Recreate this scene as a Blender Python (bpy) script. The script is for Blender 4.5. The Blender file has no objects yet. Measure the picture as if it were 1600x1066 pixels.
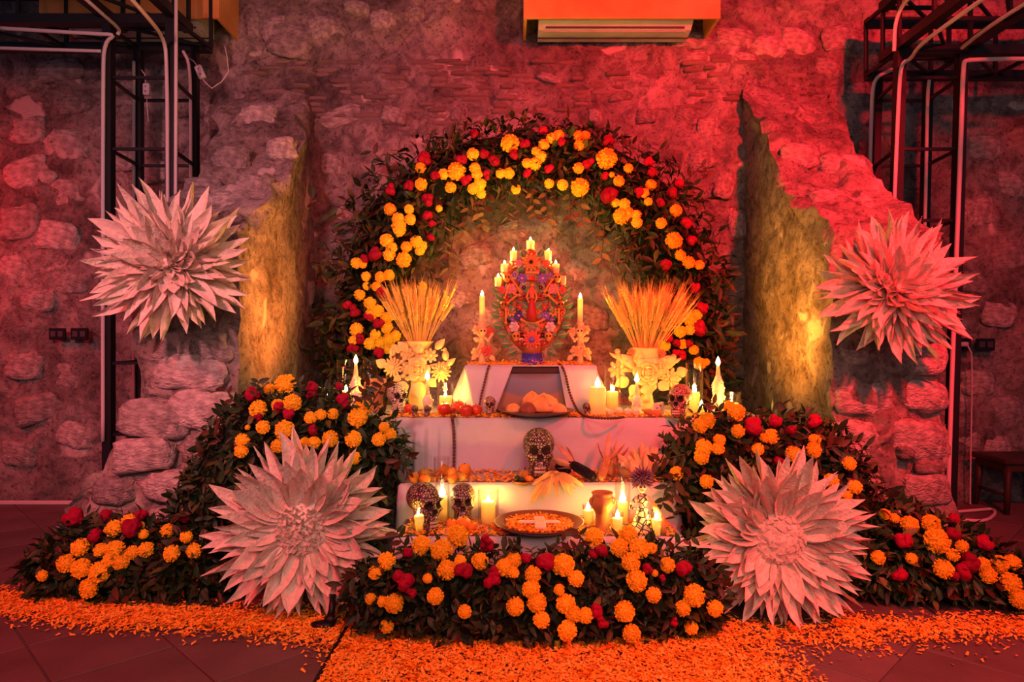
import bpy, bmesh, math, random
import numpy as np
from mathutils import Vector, Matrix, Euler

random.seed(11)
rng = np.random.default_rng(11)
SC = bpy.context.scene
COL = SC.collection
PI = math.pi

# ---------------------------------------------------------------- camera, world, lights, exposure
CAM_Z, FOC, CX, CY = 1.1, 1067.0, 800.0, 533.0
cam = bpy.data.cameras.new('camera')
cam.sensor_width = 36.0
cam.lens = 36.0 * FOC / 1600.0
cam.clip_start = 0.05
cam_o = bpy.data.objects.new('camera', cam)
cam_o.location = (0, 0, CAM_Z)
cam_o.rotation_euler = (PI / 2, 0, 0)
COL.objects.link(cam_o)
SC.camera = cam_o
SC.view_settings.view_transform = 'Standard'
SC.view_settings.look = 'None'
SC.view_settings.gamma = 1.0
SC.view_settings.use_curve_mapping = False
SC.view_settings.exposure = 0.0
SC.cycles.use_denoising = True
SC.cycles.max_bounces = 10
SC.cycles.transparent_max_bounces = 24

world = bpy.data.worlds.new('world')
SC.world = world
world.use_nodes = True
bg = world.node_tree.nodes['Background']
bg.inputs[0].default_value = (0.60, 0.50, 0.78, 1)
bg.inputs[1].default_value = 0.115


def lamp(name, kind, loc, energy, color, aim=None, **kw):
    l = bpy.data.lights.new(name, kind)
    l.energy = energy
    l.color = color
    for k, v in kw.items():
        setattr(l, k, v)
    o = bpy.data.objects.new(name, l)
    o.location = loc
    if aim is not None:
        o.rotation_euler = (Vector(aim) - Vector(loc)).to_track_quat('-Z', 'Y').to_euler()
    COL.objects.link(o)
    return o


RED = (1.0, 0.012, 0.020)
# red stage heads hung on the overhead trusses and a pale pink one on the other side
lamp('red_spot', 'SPOT', (2.1, 0.7, 3.3), 2050, RED, (1.9, 4.5, 2.0), spot_size=1.42, spot_blend=1.0, shadow_soft_size=0.12)
lamp('red_spot', 'SPOT', (1.9, 0.6, 3.3), 860, RED, (1.2, 2.2, 0.0), spot_size=0.95, spot_blend=1.0, shadow_soft_size=0.2)
lamp('red_spot', 'SPOT', (-2.6, 0.2, 3.3), 580, RED, (-1.8, 2.4, 0.0), spot_size=1.3, spot_blend=1.0, shadow_soft_size=0.2)
lamp('red_spot', 'SPOT', (-4.3, 3.3, 2.3), 185, RED, (-3.9, 4.7, 1.6), spot_size=1.9, spot_blend=1.0, shadow_soft_size=0.1)
lamp('pink_spot', 'SPOT', (-1.7, -0.3, 2.6), 560, (1.0, 0.28, 0.32), (-1.5, 4.0, 1.5), spot_size=1.1, spot_blend=1.0, shadow_soft_size=0.15)
lamp('red_spot', 'SPOT', (0.2, 0.4, 3.3), 330, RED, (-0.45, 4.7, 2.5), spot_size=0.95, spot_blend=1.0, shadow_soft_size=0.15)
lamp('pink_spot', 'SPOT', (1.9, -0.2, 2.8), 150, (1.0, 0.26, 0.20), (1.1, 2.7, 0.3), spot_size=0.62, spot_blend=1.0, shadow_soft_size=0.15)  # added narrow pink fill to brighten the salmon paper flower
# warm pale wash from overhead on the altar and the front flowers
lamp('front_wash', 'SPOT', (0.2, 1.0, 3.4), 85, (1.0, 0.56, 0.33), (0.15, 2.7, 0.1), spot_size=1.15, spot_blend=1.0, shadow_soft_size=0.25)
# added soft fill from behind the camera, brightening whatever faces front
lamp('front_fill', 'AREA', (0.6, -0.8, 2.2), 46, (1.0, 0.47, 0.38), (0.0, 3.5, 0.9), shape='RECTANGLE', size=2.0, size_y=1.0)
# amber uplights standing behind the flower banks, washing the stub walls
lamp('amber_uplight', 'SPOT', (-0.80, 3.62, 0.80), 190, (1.0, 0.22, 0.03), (-1.40, 3.82, 1.30), spot_size=1.35, spot_blend=1.0, shadow_soft_size=0.12)
lamp('amber_uplight', 'SPOT', (1.00, 3.64, 0.80), 165, (1.0, 0.30, 0.03), (1.64, 3.86, 1.22), spot_size=1.35, spot_blend=1.0, shadow_soft_size=0.12)


# ---------------------------------------------------------------- placing helpers
def at(px, py, Y):
    return Vector(((px - CX) / FOC * Y, Y, CAM_Z - (py - CY) / FOC * Y))


def on(px, py, z):
    """the point of the horizontal plane z seen at px, py"""
    Y = (CAM_Z - z) * FOC / (py - CY)
    return Vector(((px - CX) / FOC * Y, Y, z))


# ---------------------------------------------------------------- noise (numpy)
def _hash(ix, iy, iz, seed):
    h = (ix.astype(np.int64) * 374761393 + iy.astype(np.int64) * 668265263 + iz.astype(np.int64) * 2147483647 + seed * 974634) & 0xFFFFFFFF
    h = ((h ^ (h >> 13)) * 1274126177) & 0xFFFFFFFF
    h = ((h ^ (h >> 16)) * 2246822519) & 0xFFFFFFFF
    return ((h ^ (h >> 15)) & 0xFFFFFF) / float(0xFFFFFF)


def vnoise(P, seed=0):
    P = np.asarray(P, dtype=float)
    i = np.floor(P)
    f = P - i
    u = f * f * (3 - 2 * f)
    ix, iy, iz = i[:, 0], i[:, 1], i[:, 2]
    r = 0
    for dx in (0, 1):
        for dy in (0, 1):
            for dz in (0, 1):
                w = (u[:, 0] if dx else 1 - u[:, 0]) * (u[:, 1] if dy else 1 - u[:, 1]) * (u[:, 2] if dz else 1 - u[:, 2])
                r = r + w * _hash(ix + dx, iy + dy, iz + dz, seed)
    return r * 2 - 1


def fbm(P, scale, octv=4, seed=0):
    P = np.asarray(P, dtype=float) * scale
    a, s, t = 1.0, 0, 0
    for k in range(octv):
        s = s + a * vnoise(P, seed + k * 17)
        t += a
        a *= 0.5
        P = P * 2.03 + 5.1
    return s / t


# ---------------------------------------------------------------- materials
MATS = {}


def mat(name, base, rough=0.6, second=None, scale=8.0, detail=4.0, bump=0.0, bscale=40.0, spec=0.3, sss=0.0, sss_r=(1, .5, .2), sss_scale=0.02,
        rand=0.0, contrast=(0.35, 0.65), transl=0.0, coat=0.0, metal=0.0, coords='Object'):
    m = bpy.data.materials.new(name)
    m.use_nodes = True
    nt = m.node_tree
    N, L = nt.nodes, nt.links
    b = N['Principled BSDF']
    b.inputs['Roughness'].default_value = rough
    b.inputs['Specular IOR Level'].default_value = spec
    b.inputs['Metallic'].default_value = metal
    b.inputs['Coat Weight'].default_value = coat
    b.inputs['Base Color'].default_value = (*base, 1)
    tc = N.new('ShaderNodeTexCoord')
    src = None
    if second is not None:
        no = N.new('ShaderNodeTexNoise')
        no.inputs['Scale'].default_value = scale
        no.inputs['Detail'].default_value = detail
        L.new(tc.outputs[coords], no.inputs['Vector'])
        cr = N.new('ShaderNodeValToRGB')
        cr.color_ramp.elements[0].position = contrast[0]
        cr.color_ramp.elements[1].position = contrast[1]
        cr.color_ramp.elements[0].color = (*base, 1)
        cr.color_ramp.elements[1].color = (*second, 1)
        L.new(no.outputs['Fac'], cr.inputs['Fac'])
        src = cr.outputs['Color']
    if rand > 0:
        oi = N.new('ShaderNodeObjectInfo')
        mr = N.new('ShaderNodeMapRange')
        mr.inputs['To Min'].default_value = 1 - rand
        mr.inputs['To Max'].default_value = 1 + rand
        L.new(oi.outputs['Random'], mr.inputs['Value'])
        hs = N.new('ShaderNodeHueSaturation')
        L.new(mr.outputs[0], hs.inputs['Value'])
        if src is not None:
            L.new(src, hs.inputs['Color'])
        else:
            hs.inputs['Color'].default_value = (*base, 1)
        src = hs.outputs['Color']
    if src is not None:
        L.new(src, b.inputs['Base Color'])
    if bump > 0:
        nb = N.new('ShaderNodeTexNoise')
        nb.inputs['Scale'].default_value = bscale
        nb.inputs['Detail'].default_value = 6
        L.new(tc.outputs[coords], nb.inputs['Vector'])
        bp = N.new('ShaderNodeBump')
        bp.inputs['Strength'].default_value = bump
        bp.inputs['Distance'].default_value = 0.02
        L.new(nb.outputs['Fac'], bp.inputs['Height'])
        L.new(bp.outputs['Normal'], b.inputs['Normal'])
    if sss > 0:
        b.inputs['Subsurface Weight'].default_value = sss
        b.inputs['Subsurface Radius'].default_value = sss_r
        b.inputs['Subsurface Scale'].default_value = sss_scale
    if transl > 0:
        out = N['Material Output']
        tr = N.new('ShaderNodeBsdfTranslucent')
        tr.inputs['Color'].default_value = (*base, 1)
        if src is not None:
            L.new(src, tr.inputs['Color'])
        mx = N.new('ShaderNodeMixShader')
        mx.inputs[0].default_value = transl
        L.new(b.outputs[0], mx.inputs[1])
        L.new(tr.outputs[0], mx.inputs[2])
        L.new(mx.outputs[0], out.inputs['Surface'])
    MATS[name] = m
    return m


def mat_emit(name, color, strength):
    m = bpy.data.materials.new(name)
    m.use_nodes = True
    N, L = m.node_tree.nodes, m.node_tree.links
    N.remove(N['Principled BSDF'])
    e = N.new('ShaderNodeEmission')
    e.inputs[0].default_value = (*color, 1)
    e.inputs[1].default_value = strength
    L.new(e.outputs[0], N['Material Output'].inputs['Surface'])
    MATS[name] = m


def mat_glass(name):
    m = bpy.data.materials.new(name)
    m.use_nodes = True
    N, L = m.node_tree.nodes, m.node_tree.links
    N.remove(N['Principled BSDF'])
    lw = N.new('ShaderNodeLayerWeight')
    pw = N.new('ShaderNodeMath')
    pw.operation = 'POWER'
    pw.inputs[1].default_value = 3.0
    L.new(lw.outputs['Facing'], pw.inputs[0])
    fr = N.new('ShaderNodeMath')
    fr.operation = 'MULTIPLY_ADD'
    fr.inputs[1].default_value = 0.62
    fr.inputs[2].default_value = 0.035
    L.new(pw.outputs[0], fr.inputs[0])
    t = N.new('ShaderNodeBsdfTransparent')
    t.inputs[0].default_value = (0.97, 0.97, 0.96, 1)
    g = N.new('ShaderNodeBsdfGlossy')
    g.inputs['Roughness'].default_value = 0.03
    mx = N.new('ShaderNodeMixShader')
    L.new(fr.outputs[0], mx.inputs[0])
    L.new(t.outputs[0], mx.inputs[1])
    L.new(g.outputs[0], mx.inputs[2])
    L.new(mx.outputs[0], N['Material Output'].inputs['Surface'])
    MATS[name] = m


def mat_masonry(name, c_dark, c_mid, c_light, seed=0.0):
    """old lime plaster over rubble: three tones, stains, pitted relief"""
    m = bpy.data.materials.new(name)
    m.use_nodes = True
    N, L = m.node_tree.nodes, m.node_tree.links
    b = N['Principled BSDF']
    b.inputs['Roughness'].default_value = 0.92
    b.inputs['Specular IOR Level'].default_value = 0.15
    tc = N.new('ShaderNodeTexCoord')
    mp = N.new('ShaderNodeMapping')
    mp.inputs['Location'].default_value = (seed, seed * 2, seed * 3)
    L.new(tc.outputs['Object'], mp.inputs['Vector'])

    def noise(scale, detail=6, rough=0.6, dist=0.0):
        n = N.new('ShaderNodeTexNoise')
        n.inputs['Scale'].default_value = scale
        n.inputs['Detail'].default_value = detail
        n.inputs['Roughness'].default_value = rough
        n.inputs['Distortion'].default_value = dist
        L.new(mp.outputs[0], n.inputs['Vector'])
        return n

    def ramp(src, stops):
        r = N.new('ShaderNodeValToRGB')
        els = r.color_ramp.elements
        while len(els) < len(stops):
            els.new(0.5)
        for e, (p, c) in zip(els, stops):
            e.position = p
            e.color = (*c, 1) if len(c) == 3 else c
        L.new(src, r.inputs['Fac'])
        return r

    big = ramp(noise(1.7, 8, 0.62, 0.5).outputs['Fac'], [(0.34, c_dark), (0.5, c_mid), (0.66, c_light)])
    med = ramp(noise(9, 8, 0.7, 0.8).outputs['Fac'], [(0.38, (0.36, 0.35, 0.35)), (0.58, (1, 1, 1))])
    pits = ramp(noise(38, 5, 0.65).outputs['Fac'], [(0.36, (0.35, 0.33, 0.32)), (0.45, (1, 1, 1))])
    pale = ramp(noise(3.4, 3, 0.5, 0.3).outputs['Fac'], [(0.64, (0, 0, 0)), (0.68, (1, 1, 1))])

    def mul(a, bb, f):
        x = N.new('ShaderNodeMix')
        x.data_type = 'RGBA'
        x.blend_type = 'MULTIPLY'
        x.inputs['Factor'].default_value = f
        L.new(a, x.inputs['A'])
        L.new(bb, x.inputs['B'])
        return x.outputs['Result']

    c = mul(big.outputs['Color'], med.outputs['Color'], 0.9)
    c = mul(c, pits.outputs['Color'], 0.8)
    x = N.new('ShaderNodeMix')
    x.data_type = 'RGBA'
    L.new(pale.outputs['Color'], x.inputs['Factor'])
    L.new(c, x.inputs['A'])
    x.inputs['B'].default_value = (*[min(1, v * 1.25) for v in c_light], 1)
    L.new(x.outputs['Result'], b.inputs['Base Color'])
    bp1 = N.new('ShaderNodeBump')
    bp1.inputs['Strength'].default_value = 0.9
    bp1.inputs['Distance'].default_value = 0.075
    L.new(noise(14, 9, 0.7, 0.4).outputs['Fac'], bp1.inputs['Height'])
    bp2 = N.new('ShaderNodeBump')
    bp2.inputs['Strength'].default_value = 0.6
    bp2.inputs['Distance'].default_value = 0.014
    L.new(noise(70, 5, 0.7).outputs['Fac'], bp2.inputs['Height'])
    L.new(bp1.outputs[0], bp2.inputs['Normal'])
    L.new(bp2.outputs[0], b.inputs['Normal'])
    MATS[name] = m


def mat_skull(name, dark, bone, scale, width):
    """bone painted with a dark net of petal-like cells and dots"""
    m = bpy.data.materials.new(name)
    m.use_nodes = True
    N, L = m.node_tree.nodes, m.node_tree.links
    b = N['Principled BSDF']
    b.inputs['Roughness'].default_value = 0.42
    tc = N.new('ShaderNodeTexCoord')
    v = N.new('ShaderNodeTexVoronoi')
    v.feature = 'DISTANCE_TO_EDGE'
    v.inputs['Scale'].default_value = scale
    L.new(tc.outputs['Object'], v.inputs['Vector'])
    v2 = N.new('ShaderNodeTexVoronoi')
    v2.inputs['Scale'].default_value = scale
    L.new(tc.outputs['Object'], v2.inputs['Vector'])
    w = N.new('ShaderNodeMath')
    w.operation = 'GREATER_THAN'
    w.inputs[1].default_value = width
    L.new(v.outputs['Distance'], w.inputs[0])
    d = N.new('ShaderNodeMath')
    d.operation = 'GREATER_THAN'
    d.inputs[1].default_value = 0.2
    L.new(v2.outputs['Distance'], d.inputs[0])
    mu = N.new('ShaderNodeMath')
    mu.operation = 'MULTIPLY'
    L.new(w.outputs[0], mu.inputs[0])
    L.new(d.outputs[0], mu.inputs[1])
    mx = N.new('ShaderNodeMix')
    mx.data_type = 'RGBA'
    L.new(mu.outputs[0], mx.inputs['Factor'])
    mx.inputs['A'].default_value = (*dark, 1)
    mx.inputs['B'].default_value = (*bone, 1)
    L.new(mx.outputs['Result'], b.inputs['Base Color'])
    bp = N.new('ShaderNodeBump')
    bp.inputs['Strength'].default_value = 0.4
    bp.inputs['Distance'].default_value = 0.004
    L.new(mu.outputs[0], bp.inputs['Height'])
    L.new(bp.outputs[0], b.inputs['Normal'])
    MATS[name] = m


mat_masonry('masonry', (0.21, 0.175, 0.16), (0.42, 0.365, 0.335), (0.64, 0.57, 0.52))
mat_masonry('pillar_masonry', (0.27, 0.225, 0.19), (0.48, 0.42, 0.37), (0.66, 0.59, 0.53), 3.3)
mat('stone', (0.23, 0.20, 0.185), 0.92, (0.48, 0.43, 0.39), 3.2, detail=9, bump=1.0, bscale=9, rand=0.30, spec=0.12, contrast=(0.36, 0.62))
mat('brick_clay', (0.34, 0.24, 0.19), 0.9, (0.52, 0.42, 0.36), 14, bump=0.8, bscale=45, rand=0.22, spec=0.15)
mat('tile', (0.105, 0.060, 0.055), 0.6, (0.15, 0.09, 0.085), 3.0, bump=0.12, bscale=50, rand=0.10, spec=0.4)
mat('grout', (0.16, 0.14, 0.14), 0.9, bump=0.3)
mat('black_steel', (0.006, 0.006, 0.007), 0.45, spec=0.4)
mat('pale_cable', (0.55, 0.50, 0.50), 0.5)
mat('black_plastic', (0.006, 0.006, 0.007), 0.4)
mat('grey_plastic', (0.55, 0.55, 0.57), 0.5, (0.45, 0.45, 0.48), 4)
mat('dark_louvre', (0.05, 0.05, 0.055), 0.5)
mat('wood_plank', (0.55, 0.24, 0.06), 0.5, (0.72, 0.36, 0.10), 4, detail=8, bump=0.1)
mat('dark_wood', (0.03, 0.015, 0.01), 0.5, (0.055, 0.03, 0.02), 6)
mat('paper', (0.70, 0.61, 0.49), 0.85, (0.84, 0.76, 0.63), 11, detail=5, bump=0.5, bscale=16, rand=0.10, transl=0.12, spec=0.15)
mat('marigold_orange', (0.92, 0.52, 0.020), 0.7, (0.95, 0.60, 0.030), 30, rand=0.10, spec=0.15, transl=0.15)
mat('marigold_yellow', (0.92, 0.64, 0.030), 0.7, (0.94, 0.72, 0.045), 30, rand=0.08, spec=0.15, transl=0.15)
mat('crimson_petal', (0.34, 0.003, 0.035), 0.7, (0.22, 0.002, 0.02), 30, rand=0.25, spec=0.2, transl=0.12)
mat('leaf_green', (0.016, 0.040, 0.013), 0.5, (0.032, 0.064, 0.020), 12, rand=0.35, spec=0.35, transl=0.15)
mat('leaf_olive', (0.085, 0.085, 0.018), 0.5, (0.13, 0.11, 0.03), 12, rand=0.35, spec=0.3, transl=0.15)
mat('leaf_brown', (0.050, 0.020, 0.010), 0.5, (0.085, 0.036, 0.015), 12, rand=0.3, spec=0.3, transl=0.1)
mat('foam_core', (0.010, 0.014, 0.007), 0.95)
mat('twig', (0.05, 0.03, 0.018), 0.8)
mat('loose_petal', (0.90, 0.32, 0.02), 0.8, (0.95, 0.50, 0.07), 18, spec=0.1)
mat('cloth', (0.50, 0.49, 0.53), 0.9, (0.57, 0.56, 0.59), 5, bump=0.12, bscale=160, spec=0.1)
mat('wax', (0.92, 0.80, 0.50), 0.45, spec=0.3, transl=0.55)
mat('wax_relief', (0.86, 0.74, 0.50), 0.5, sss=0.6, sss_r=(1, .6, .25), sss_scale=0.012)
mat('wick', (0.01, 0.01, 0.01), 0.9)
mat_emit('flame', (1.0, 0.70, 0.26), 42)
mat_glass('glass')
mat('cream_clay', (0.70, 0.50, 0.17), 0.6, (0.76, 0.57, 0.23), 14, bump=0.1, spec=0.3)
mat('terracotta', (0.38, 0.15, 0.05), 0.5, (0.48, 0.21, 0.08), 14, bump=0.15)
mat('glazed_clay', (0.13, 0.036, 0.018), 0.36, (0.18, 0.055, 0.028), 10, spec=0.4)
mat('wheat', (0.88, 0.58, 0.11), 0.65, (0.94, 0.70, 0.18), 20, rand=0.12, transl=0.12, spec=0.2)
mat('husk', (0.74, 0.48, 0.14), 0.75, (0.84, 0.60, 0.22), 24, rand=0.1, transl=0.2, spec=0.15)
mat('pink_husk', (0.68, 0.32, 0.20), 0.75, (0.78, 0.44, 0.30), 24, rand=0.1, transl=0.2)
mat('black_corn', (0.012, 0.007, 0.012), 0.4)
mat('brown_corn', (0.45, 0.20, 0.07), 0.5, (0.56, 0.30, 0.12), 30)
mat('apple_red', (0.48, 0.018, 0.012), 0.28, (0.62, 0.08, 0.02), 10, spec=0.5, coat=0.2)
mat('orange_peel', (0.82, 0.27, 0.02), 0.45, (0.88, 0.33, 0.03), 12, bump=0.3, bscale=260, rand=0.08)
mat('mango', (0.40, 0.22, 0.03), 0.4, (0.55, 0.24, 0.04), 14)
mat('bread', (0.66, 0.30, 0.08), 0.6, (0.78, 0.42, 0.15), 18, bump=0.2, bscale=60)
mat('dark_bread', (0.20, 0.05, 0.03), 0.6, (0.34, 0.10, 0.05), 30, bump=0.3, bscale=60)
mat('garlic', (0.80, 0.66, 0.48), 0.6, (0.70, 0.50, 0.36), 24)
mat('pepper_green', (0.03, 0.05, 0.015), 0.35)
mat('bead_brown', (0.13, 0.028, 0.016), 0.4, spec=0.5)
mat('bead_dark', (0.07, 0.010, 0.010), 0.4, spec=0.5)
mat('picture_frame', (0.05, 0.018, 0.012), 0.5)
mat_skull('skull_cream', (0.045, 0.022, 0.018), (0.66, 0.56, 0.42), 9, 0.10)
mat_skull('skull_dark', (0.03, 0.012, 0.012), (0.50, 0.35, 0.25), 12.0, 0.17)
mat_skull('skull_rust', (0.12, 0.022, 0.02), (0.60, 0.38, 0.28), 11, 0.15)
mat_skull('catrina_dress', (0.02, 0.012, 0.012), (0.72, 0.60, 0.42), 46, 0.10)
mat('socket_paint_shade', (0.022, 0.009, 0.008), 0.7)  # dark paint of the skull hollows, with their shade put into the colour
mat('bone', (0.70, 0.58, 0.42), 0.55)
mat('tree_orange', (0.24, 0.075, 0.020), 0.55, (0.34, 0.12, 0.03), 20)
mat('paint_blue', (0.030, 0.030, 0.27), 0.45, (0.05, 0.04, 0.36), 20)
mat('paint_violet', (0.15, 0.11, 0.50), 0.5)
mat('paint_red', (0.36, 0.025, 0.018), 0.5)
mat('paint_coral', (0.62, 0.12, 0.065), 0.5)
mat('paint_pink', (0.62, 0.25, 0.27), 0.5)
mat('paint_green', (0.05, 0.20, 0.07), 0.45, (0.10, 0.30, 0.11), 40)
mat('paint_dark', (0.02, 0.012, 0.010), 0.5)
mat('paint_yellow', (0.56, 0.26, 0.05), 0.5)
mat('paint_white', (0.62, 0.50, 0.48), 0.5)
mat('plume_violet', (0.13, 0.05, 0.11), 0.6, (0.24, 0.10, 0.18), 30)
M = MATS


# ---------------------------------------------------------------- mesh building
class MB:
    def __init__(self):
        self.v, self.f, self.mi = [], [], []
        self.cur = 0

    def add(self, vs, fs, T=None):
        o = len(self.v)
        if T is not None:
            vs = [T @ Vector(p) for p in vs]
        self.v.extend([tuple(p) for p in vs])
        for f in fs:
            self.f.append(tuple(i + o for i in f))
            self.mi.append(self.cur)
        return self

    def box(self, c, s, T=None, bev=0.0):
        x, y, z = s[0] / 2, s[1] / 2, s[2] / 2
        if bev <= 0:
            vs = [(c[0] + a * x, c[1] + b * y, c[2] + d * z) for a in (-1, 1) for b in (-1, 1) for d in (-1, 1)]
            fs = [(0, 1, 3, 2), (4, 6, 7, 5), (0, 4, 5, 1), (2, 3, 7, 6), (0, 2, 6, 4), (1, 5, 7, 3)]
            return self.add(vs, fs, T)
        # chamfered box: 24 vertices
        b_ = min(bev, x * .9, y * .9, z * .9)
        vs, idx = [], {}
        for a in (-1, 1):
            for b in (-1, 1):
                for d in (-1, 1):
                    for ax in range(3):
                        p = [a * (x - b_), b * (y - b_), d * (z - b_)]
                        p[ax] = (a * x, b * y, d * z)[ax]
                        idx[(a, b, d, ax)] = len(vs)
                        vs.append((c[0] + p[0], c[1] + p[1], c[2] + p[2]))
        fs = []
        S = (-1, 1)
        for ax in range(3):
            for s_ in S:
                o = [k for k in range(3) if k != ax]
                q = []
                for u, w in ((-1, -1), (1, -1), (1, 1), (-1, 1)):
                    k = [0, 0, 0]
                    k[ax], k[o[0]], k[o[1]] = s_, u, w
                    q.append(idx[(k[0], k[1], k[2], ax)])
                fs.append(tuple(q))
        for ax in range(3):  # edges
            o = [k for k in range(3) if k != ax]
            for u in S:
                for w in S:
                    q = []
                    for s_, which in ((-1, 0), (1, 0), (1, 1), (-1, 1)):
                        k = [0, 0, 0]
                        k[ax], k[o[0]], k[o[1]] = s_, u, w
                        q.append(idx[(k[0], k[1], k[2], o[which])])
                    fs.append(tuple(q))
        for a in S:
            for b in S:
                for d in S:
                    fs.append((idx[(a, b, d, 0)], idx[(a, b, d, 1)], idx[(a, b, d, 2)]))
        return self.add(vs, fs, T)

    def lathe(self, prof, n=24, c=(0, 0, 0), T=None, cap=True):
        vs, fs = [], []
        for r, z in prof:
            for k in range(n):
                a = 2 * PI * k / n
                vs.append((c[0] + r * math.cos(a), c[1] + r * math.sin(a), c[2] + z))
        for i in range(len(prof) - 1):
            for k in range(n):
                k2 = (k + 1) % n
                fs.append((i * n + k, i * n + k2, (i + 1) * n + k2, (i + 1) * n + k))
        if cap:
            if prof[0][0] > 1e-5:
                fs.append(tuple(reversed(range(n))))
            if prof[-1][0] > 1e-5:
                fs.append(tuple((len(prof) - 1) * n + k for k in range(n)))
        return self.add(vs, fs, T)

    def tube(self, pts, rad, n=6, T=None, closed=False):
        pts = [Vector(p) for p in pts]
        if not hasattr(rad, '__len__'):
            rad = [rad] * len(pts)
        vs, fs = [], []
        up = Vector((0, 0, 1))
        last = None
        for i, p in enumerate(pts):
            t = (pts[min(i + 1, len(pts) - 1)] - pts[max(i - 1, 0)])
            t = t.normalized() if t.length > 1e-9 else Vector((0, 0, 1))
            if last is None:
                a = t.cross(up)
                if a.length < 1e-3:
                    a = t.cross(Vector((1, 0, 0)))
            else:
                a = last - t * last.dot(t)
            a.normalize()
            last = a
            b = t.cross(a)
            for k in range(n):
                th = 2 * PI * k / n
                vs.append(p + (a * math.cos(th) + b * math.sin(th)) * rad[i])
        for i in range(len(pts) - 1):
            for k in range(n):
                k2 = (k + 1) % n
                fs.append((i * n + k, (i + 1) * n + k, (i + 1) * n + k2, i * n + k2))
        fs.append(tuple(range(n)))
        fs.append(tuple(reversed([(len(pts) - 1) * n + k for k in range(n)])))
        return self.add(vs, fs, T)

    def ball(self, c, r, seg=10, ring=7, T=None):
        rx, ry, rz = r if hasattr(r, '__len__') else (r, r, r)
        prof = [(math.sin(PI * i / ring), -math.cos(PI * i / ring)) for i in range(ring + 1)]
        vs, fs = [], []
        for s, z in prof:
            for k in range(seg):
                a = 2 * PI * k / seg
                vs.append((c[0] + rx * s * math.cos(a), c[1] + ry * s * math.sin(a), c[2] + rz * z))
        for i in range(ring):
            for k in range(seg):
                k2 = (k + 1) % seg
                fs.append((i * seg + k, i * seg + k2, (i + 1) * seg + k2, (i + 1) * seg + k))
        return self.add(vs, fs, T)

    def mesh(self, name, mats, smooth=True):
        me = bpy.data.meshes.new(name)
        me.from_pydata(self.v, [], self.f)
        for m in (mats if isinstance(mats, (list, tuple)) else [mats]):
            me.materials.append(M[m])
        if len(me.polygons):
            me.polygons.foreach_set('material_index', np.array(self.mi, dtype=np.int32))
            me.polygons.foreach_set('use_smooth', np.full(len(me.polygons), bool(smooth)))
        me.update()
        return me

    def build(self, name, mats, parent=None, smooth=True, matrix=None):
        return link(name, self.mesh(name, mats, smooth), parent, matrix)


def link(name, me, parent=None, matrix=None):
    o = bpy.data.objects.new(name, me)
    if parent is not None:
        o.parent = parent
    if matrix is not None:
        o.matrix_basis = matrix
    COL.objects.link(o)
    return o


def np_mesh(name, V, F, mats, mi=None, smooth=True):
    """V (n,3), F (m,k) with constant k"""
    me = bpy.data.meshes.new(name)
    V = np.asarray(V, dtype=np.float32)
    F = np.asarray(F, dtype=np.int32)
    k = F.shape[1]
    me.vertices.add(len(V))
    me.vertices.foreach_set('co', V.ravel())
    me.loops.add(F.size)
    me.loops.foreach_set('vertex_index', F.ravel())
    me.polygons.add(len(F))
    me.polygons.foreach_set('loop_start', np.arange(0, F.size, k, dtype=np.int32))
    for m in (mats if isinstance(mats, (list, tuple)) else [mats]):
        me.materials.append(M[m])
    if mi is not None:
        me.polygons.foreach_set('material_index', np.asarray(mi, dtype=np.int32))
    me.polygons.foreach_set('use_smooth', np.full(len(F), bool(smooth)))
    me.update(calc_edges=True)
    me.validate()
    return me


def grid_faces(nu, nv, off=0):
    i, j = np.meshgrid(np.arange(nu - 1), np.arange(nv - 1), indexing='ij')
    a = (i * nv + j).ravel() + off
    return np.stack([a, a + nv, a + nv + 1, a + 1], 1)


def tag(o, label=None, cat=None, group=None, kind=None):
    if label:
        o['label'] = label
    if cat:
        o['category'] = cat
    if group:
        o['group'] = group
    if kind:
        o['kind'] = kind
    return o


def thing(name, label, cat, loc=(0, 0, 0), rotz=0.0, group=None, rot=None):
    o = bpy.data.objects.new(name, None)
    o.empty_display_size = 0.05
    o.location = loc
    o.rotation_euler = rot if rot is not None else (0, 0, rotz)
    COL.objects.link(o)
    return tag(o, label, cat, group)


def frame(origin, normal, spin=0.0, scale=1.0):
    """matrix whose Z looks along normal"""
    n = Vector(normal).normalized()
    q = n.to_track_quat('Z', 'Y').to_matrix().to_4x4()
    S = Matrix.Diagonal((scale, scale, scale, 1)) if not hasattr(scale, '__len__') else Matrix.Diagonal((*scale, 1))
    return Matrix.Translation(origin) @ q @ Matrix.Rotation(spin, 4, 'Z') @ S


def icosphere(sub):
    bm = bmesh.new()
    bmesh.ops.create_icosphere(bm, subdivisions=sub, radius=1.0)
    V = np.array([v.co[:] for v in bm.verts])
    F = np.array([[v.index for v in f.verts] for f in bm.faces])
    bm.free()
    return V, F


ICO = {k: icosphere(k) for k in (1, 2, 3, 4, 5)}
# ================================================================ SETTING
WALL_Y = 4.72


def wall_disp(X, Z, seed=0):
    P = np.stack([X, np.full_like(X, 3.7 + seed), Z], 1)
    d = 0.05 * fbm(P, 0.9, 3, 5) + 0.035 * fbm(P, 3.3, 4, 9)
    r = np.abs(fbm(P, 5.5, 3, 21))
    d += 0.05 * (np.clip(r * 2.2, 0, 0.5) - 0.25)
    d += 0.022 * fbm(P, 15, 3, 33)
    return d


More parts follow.
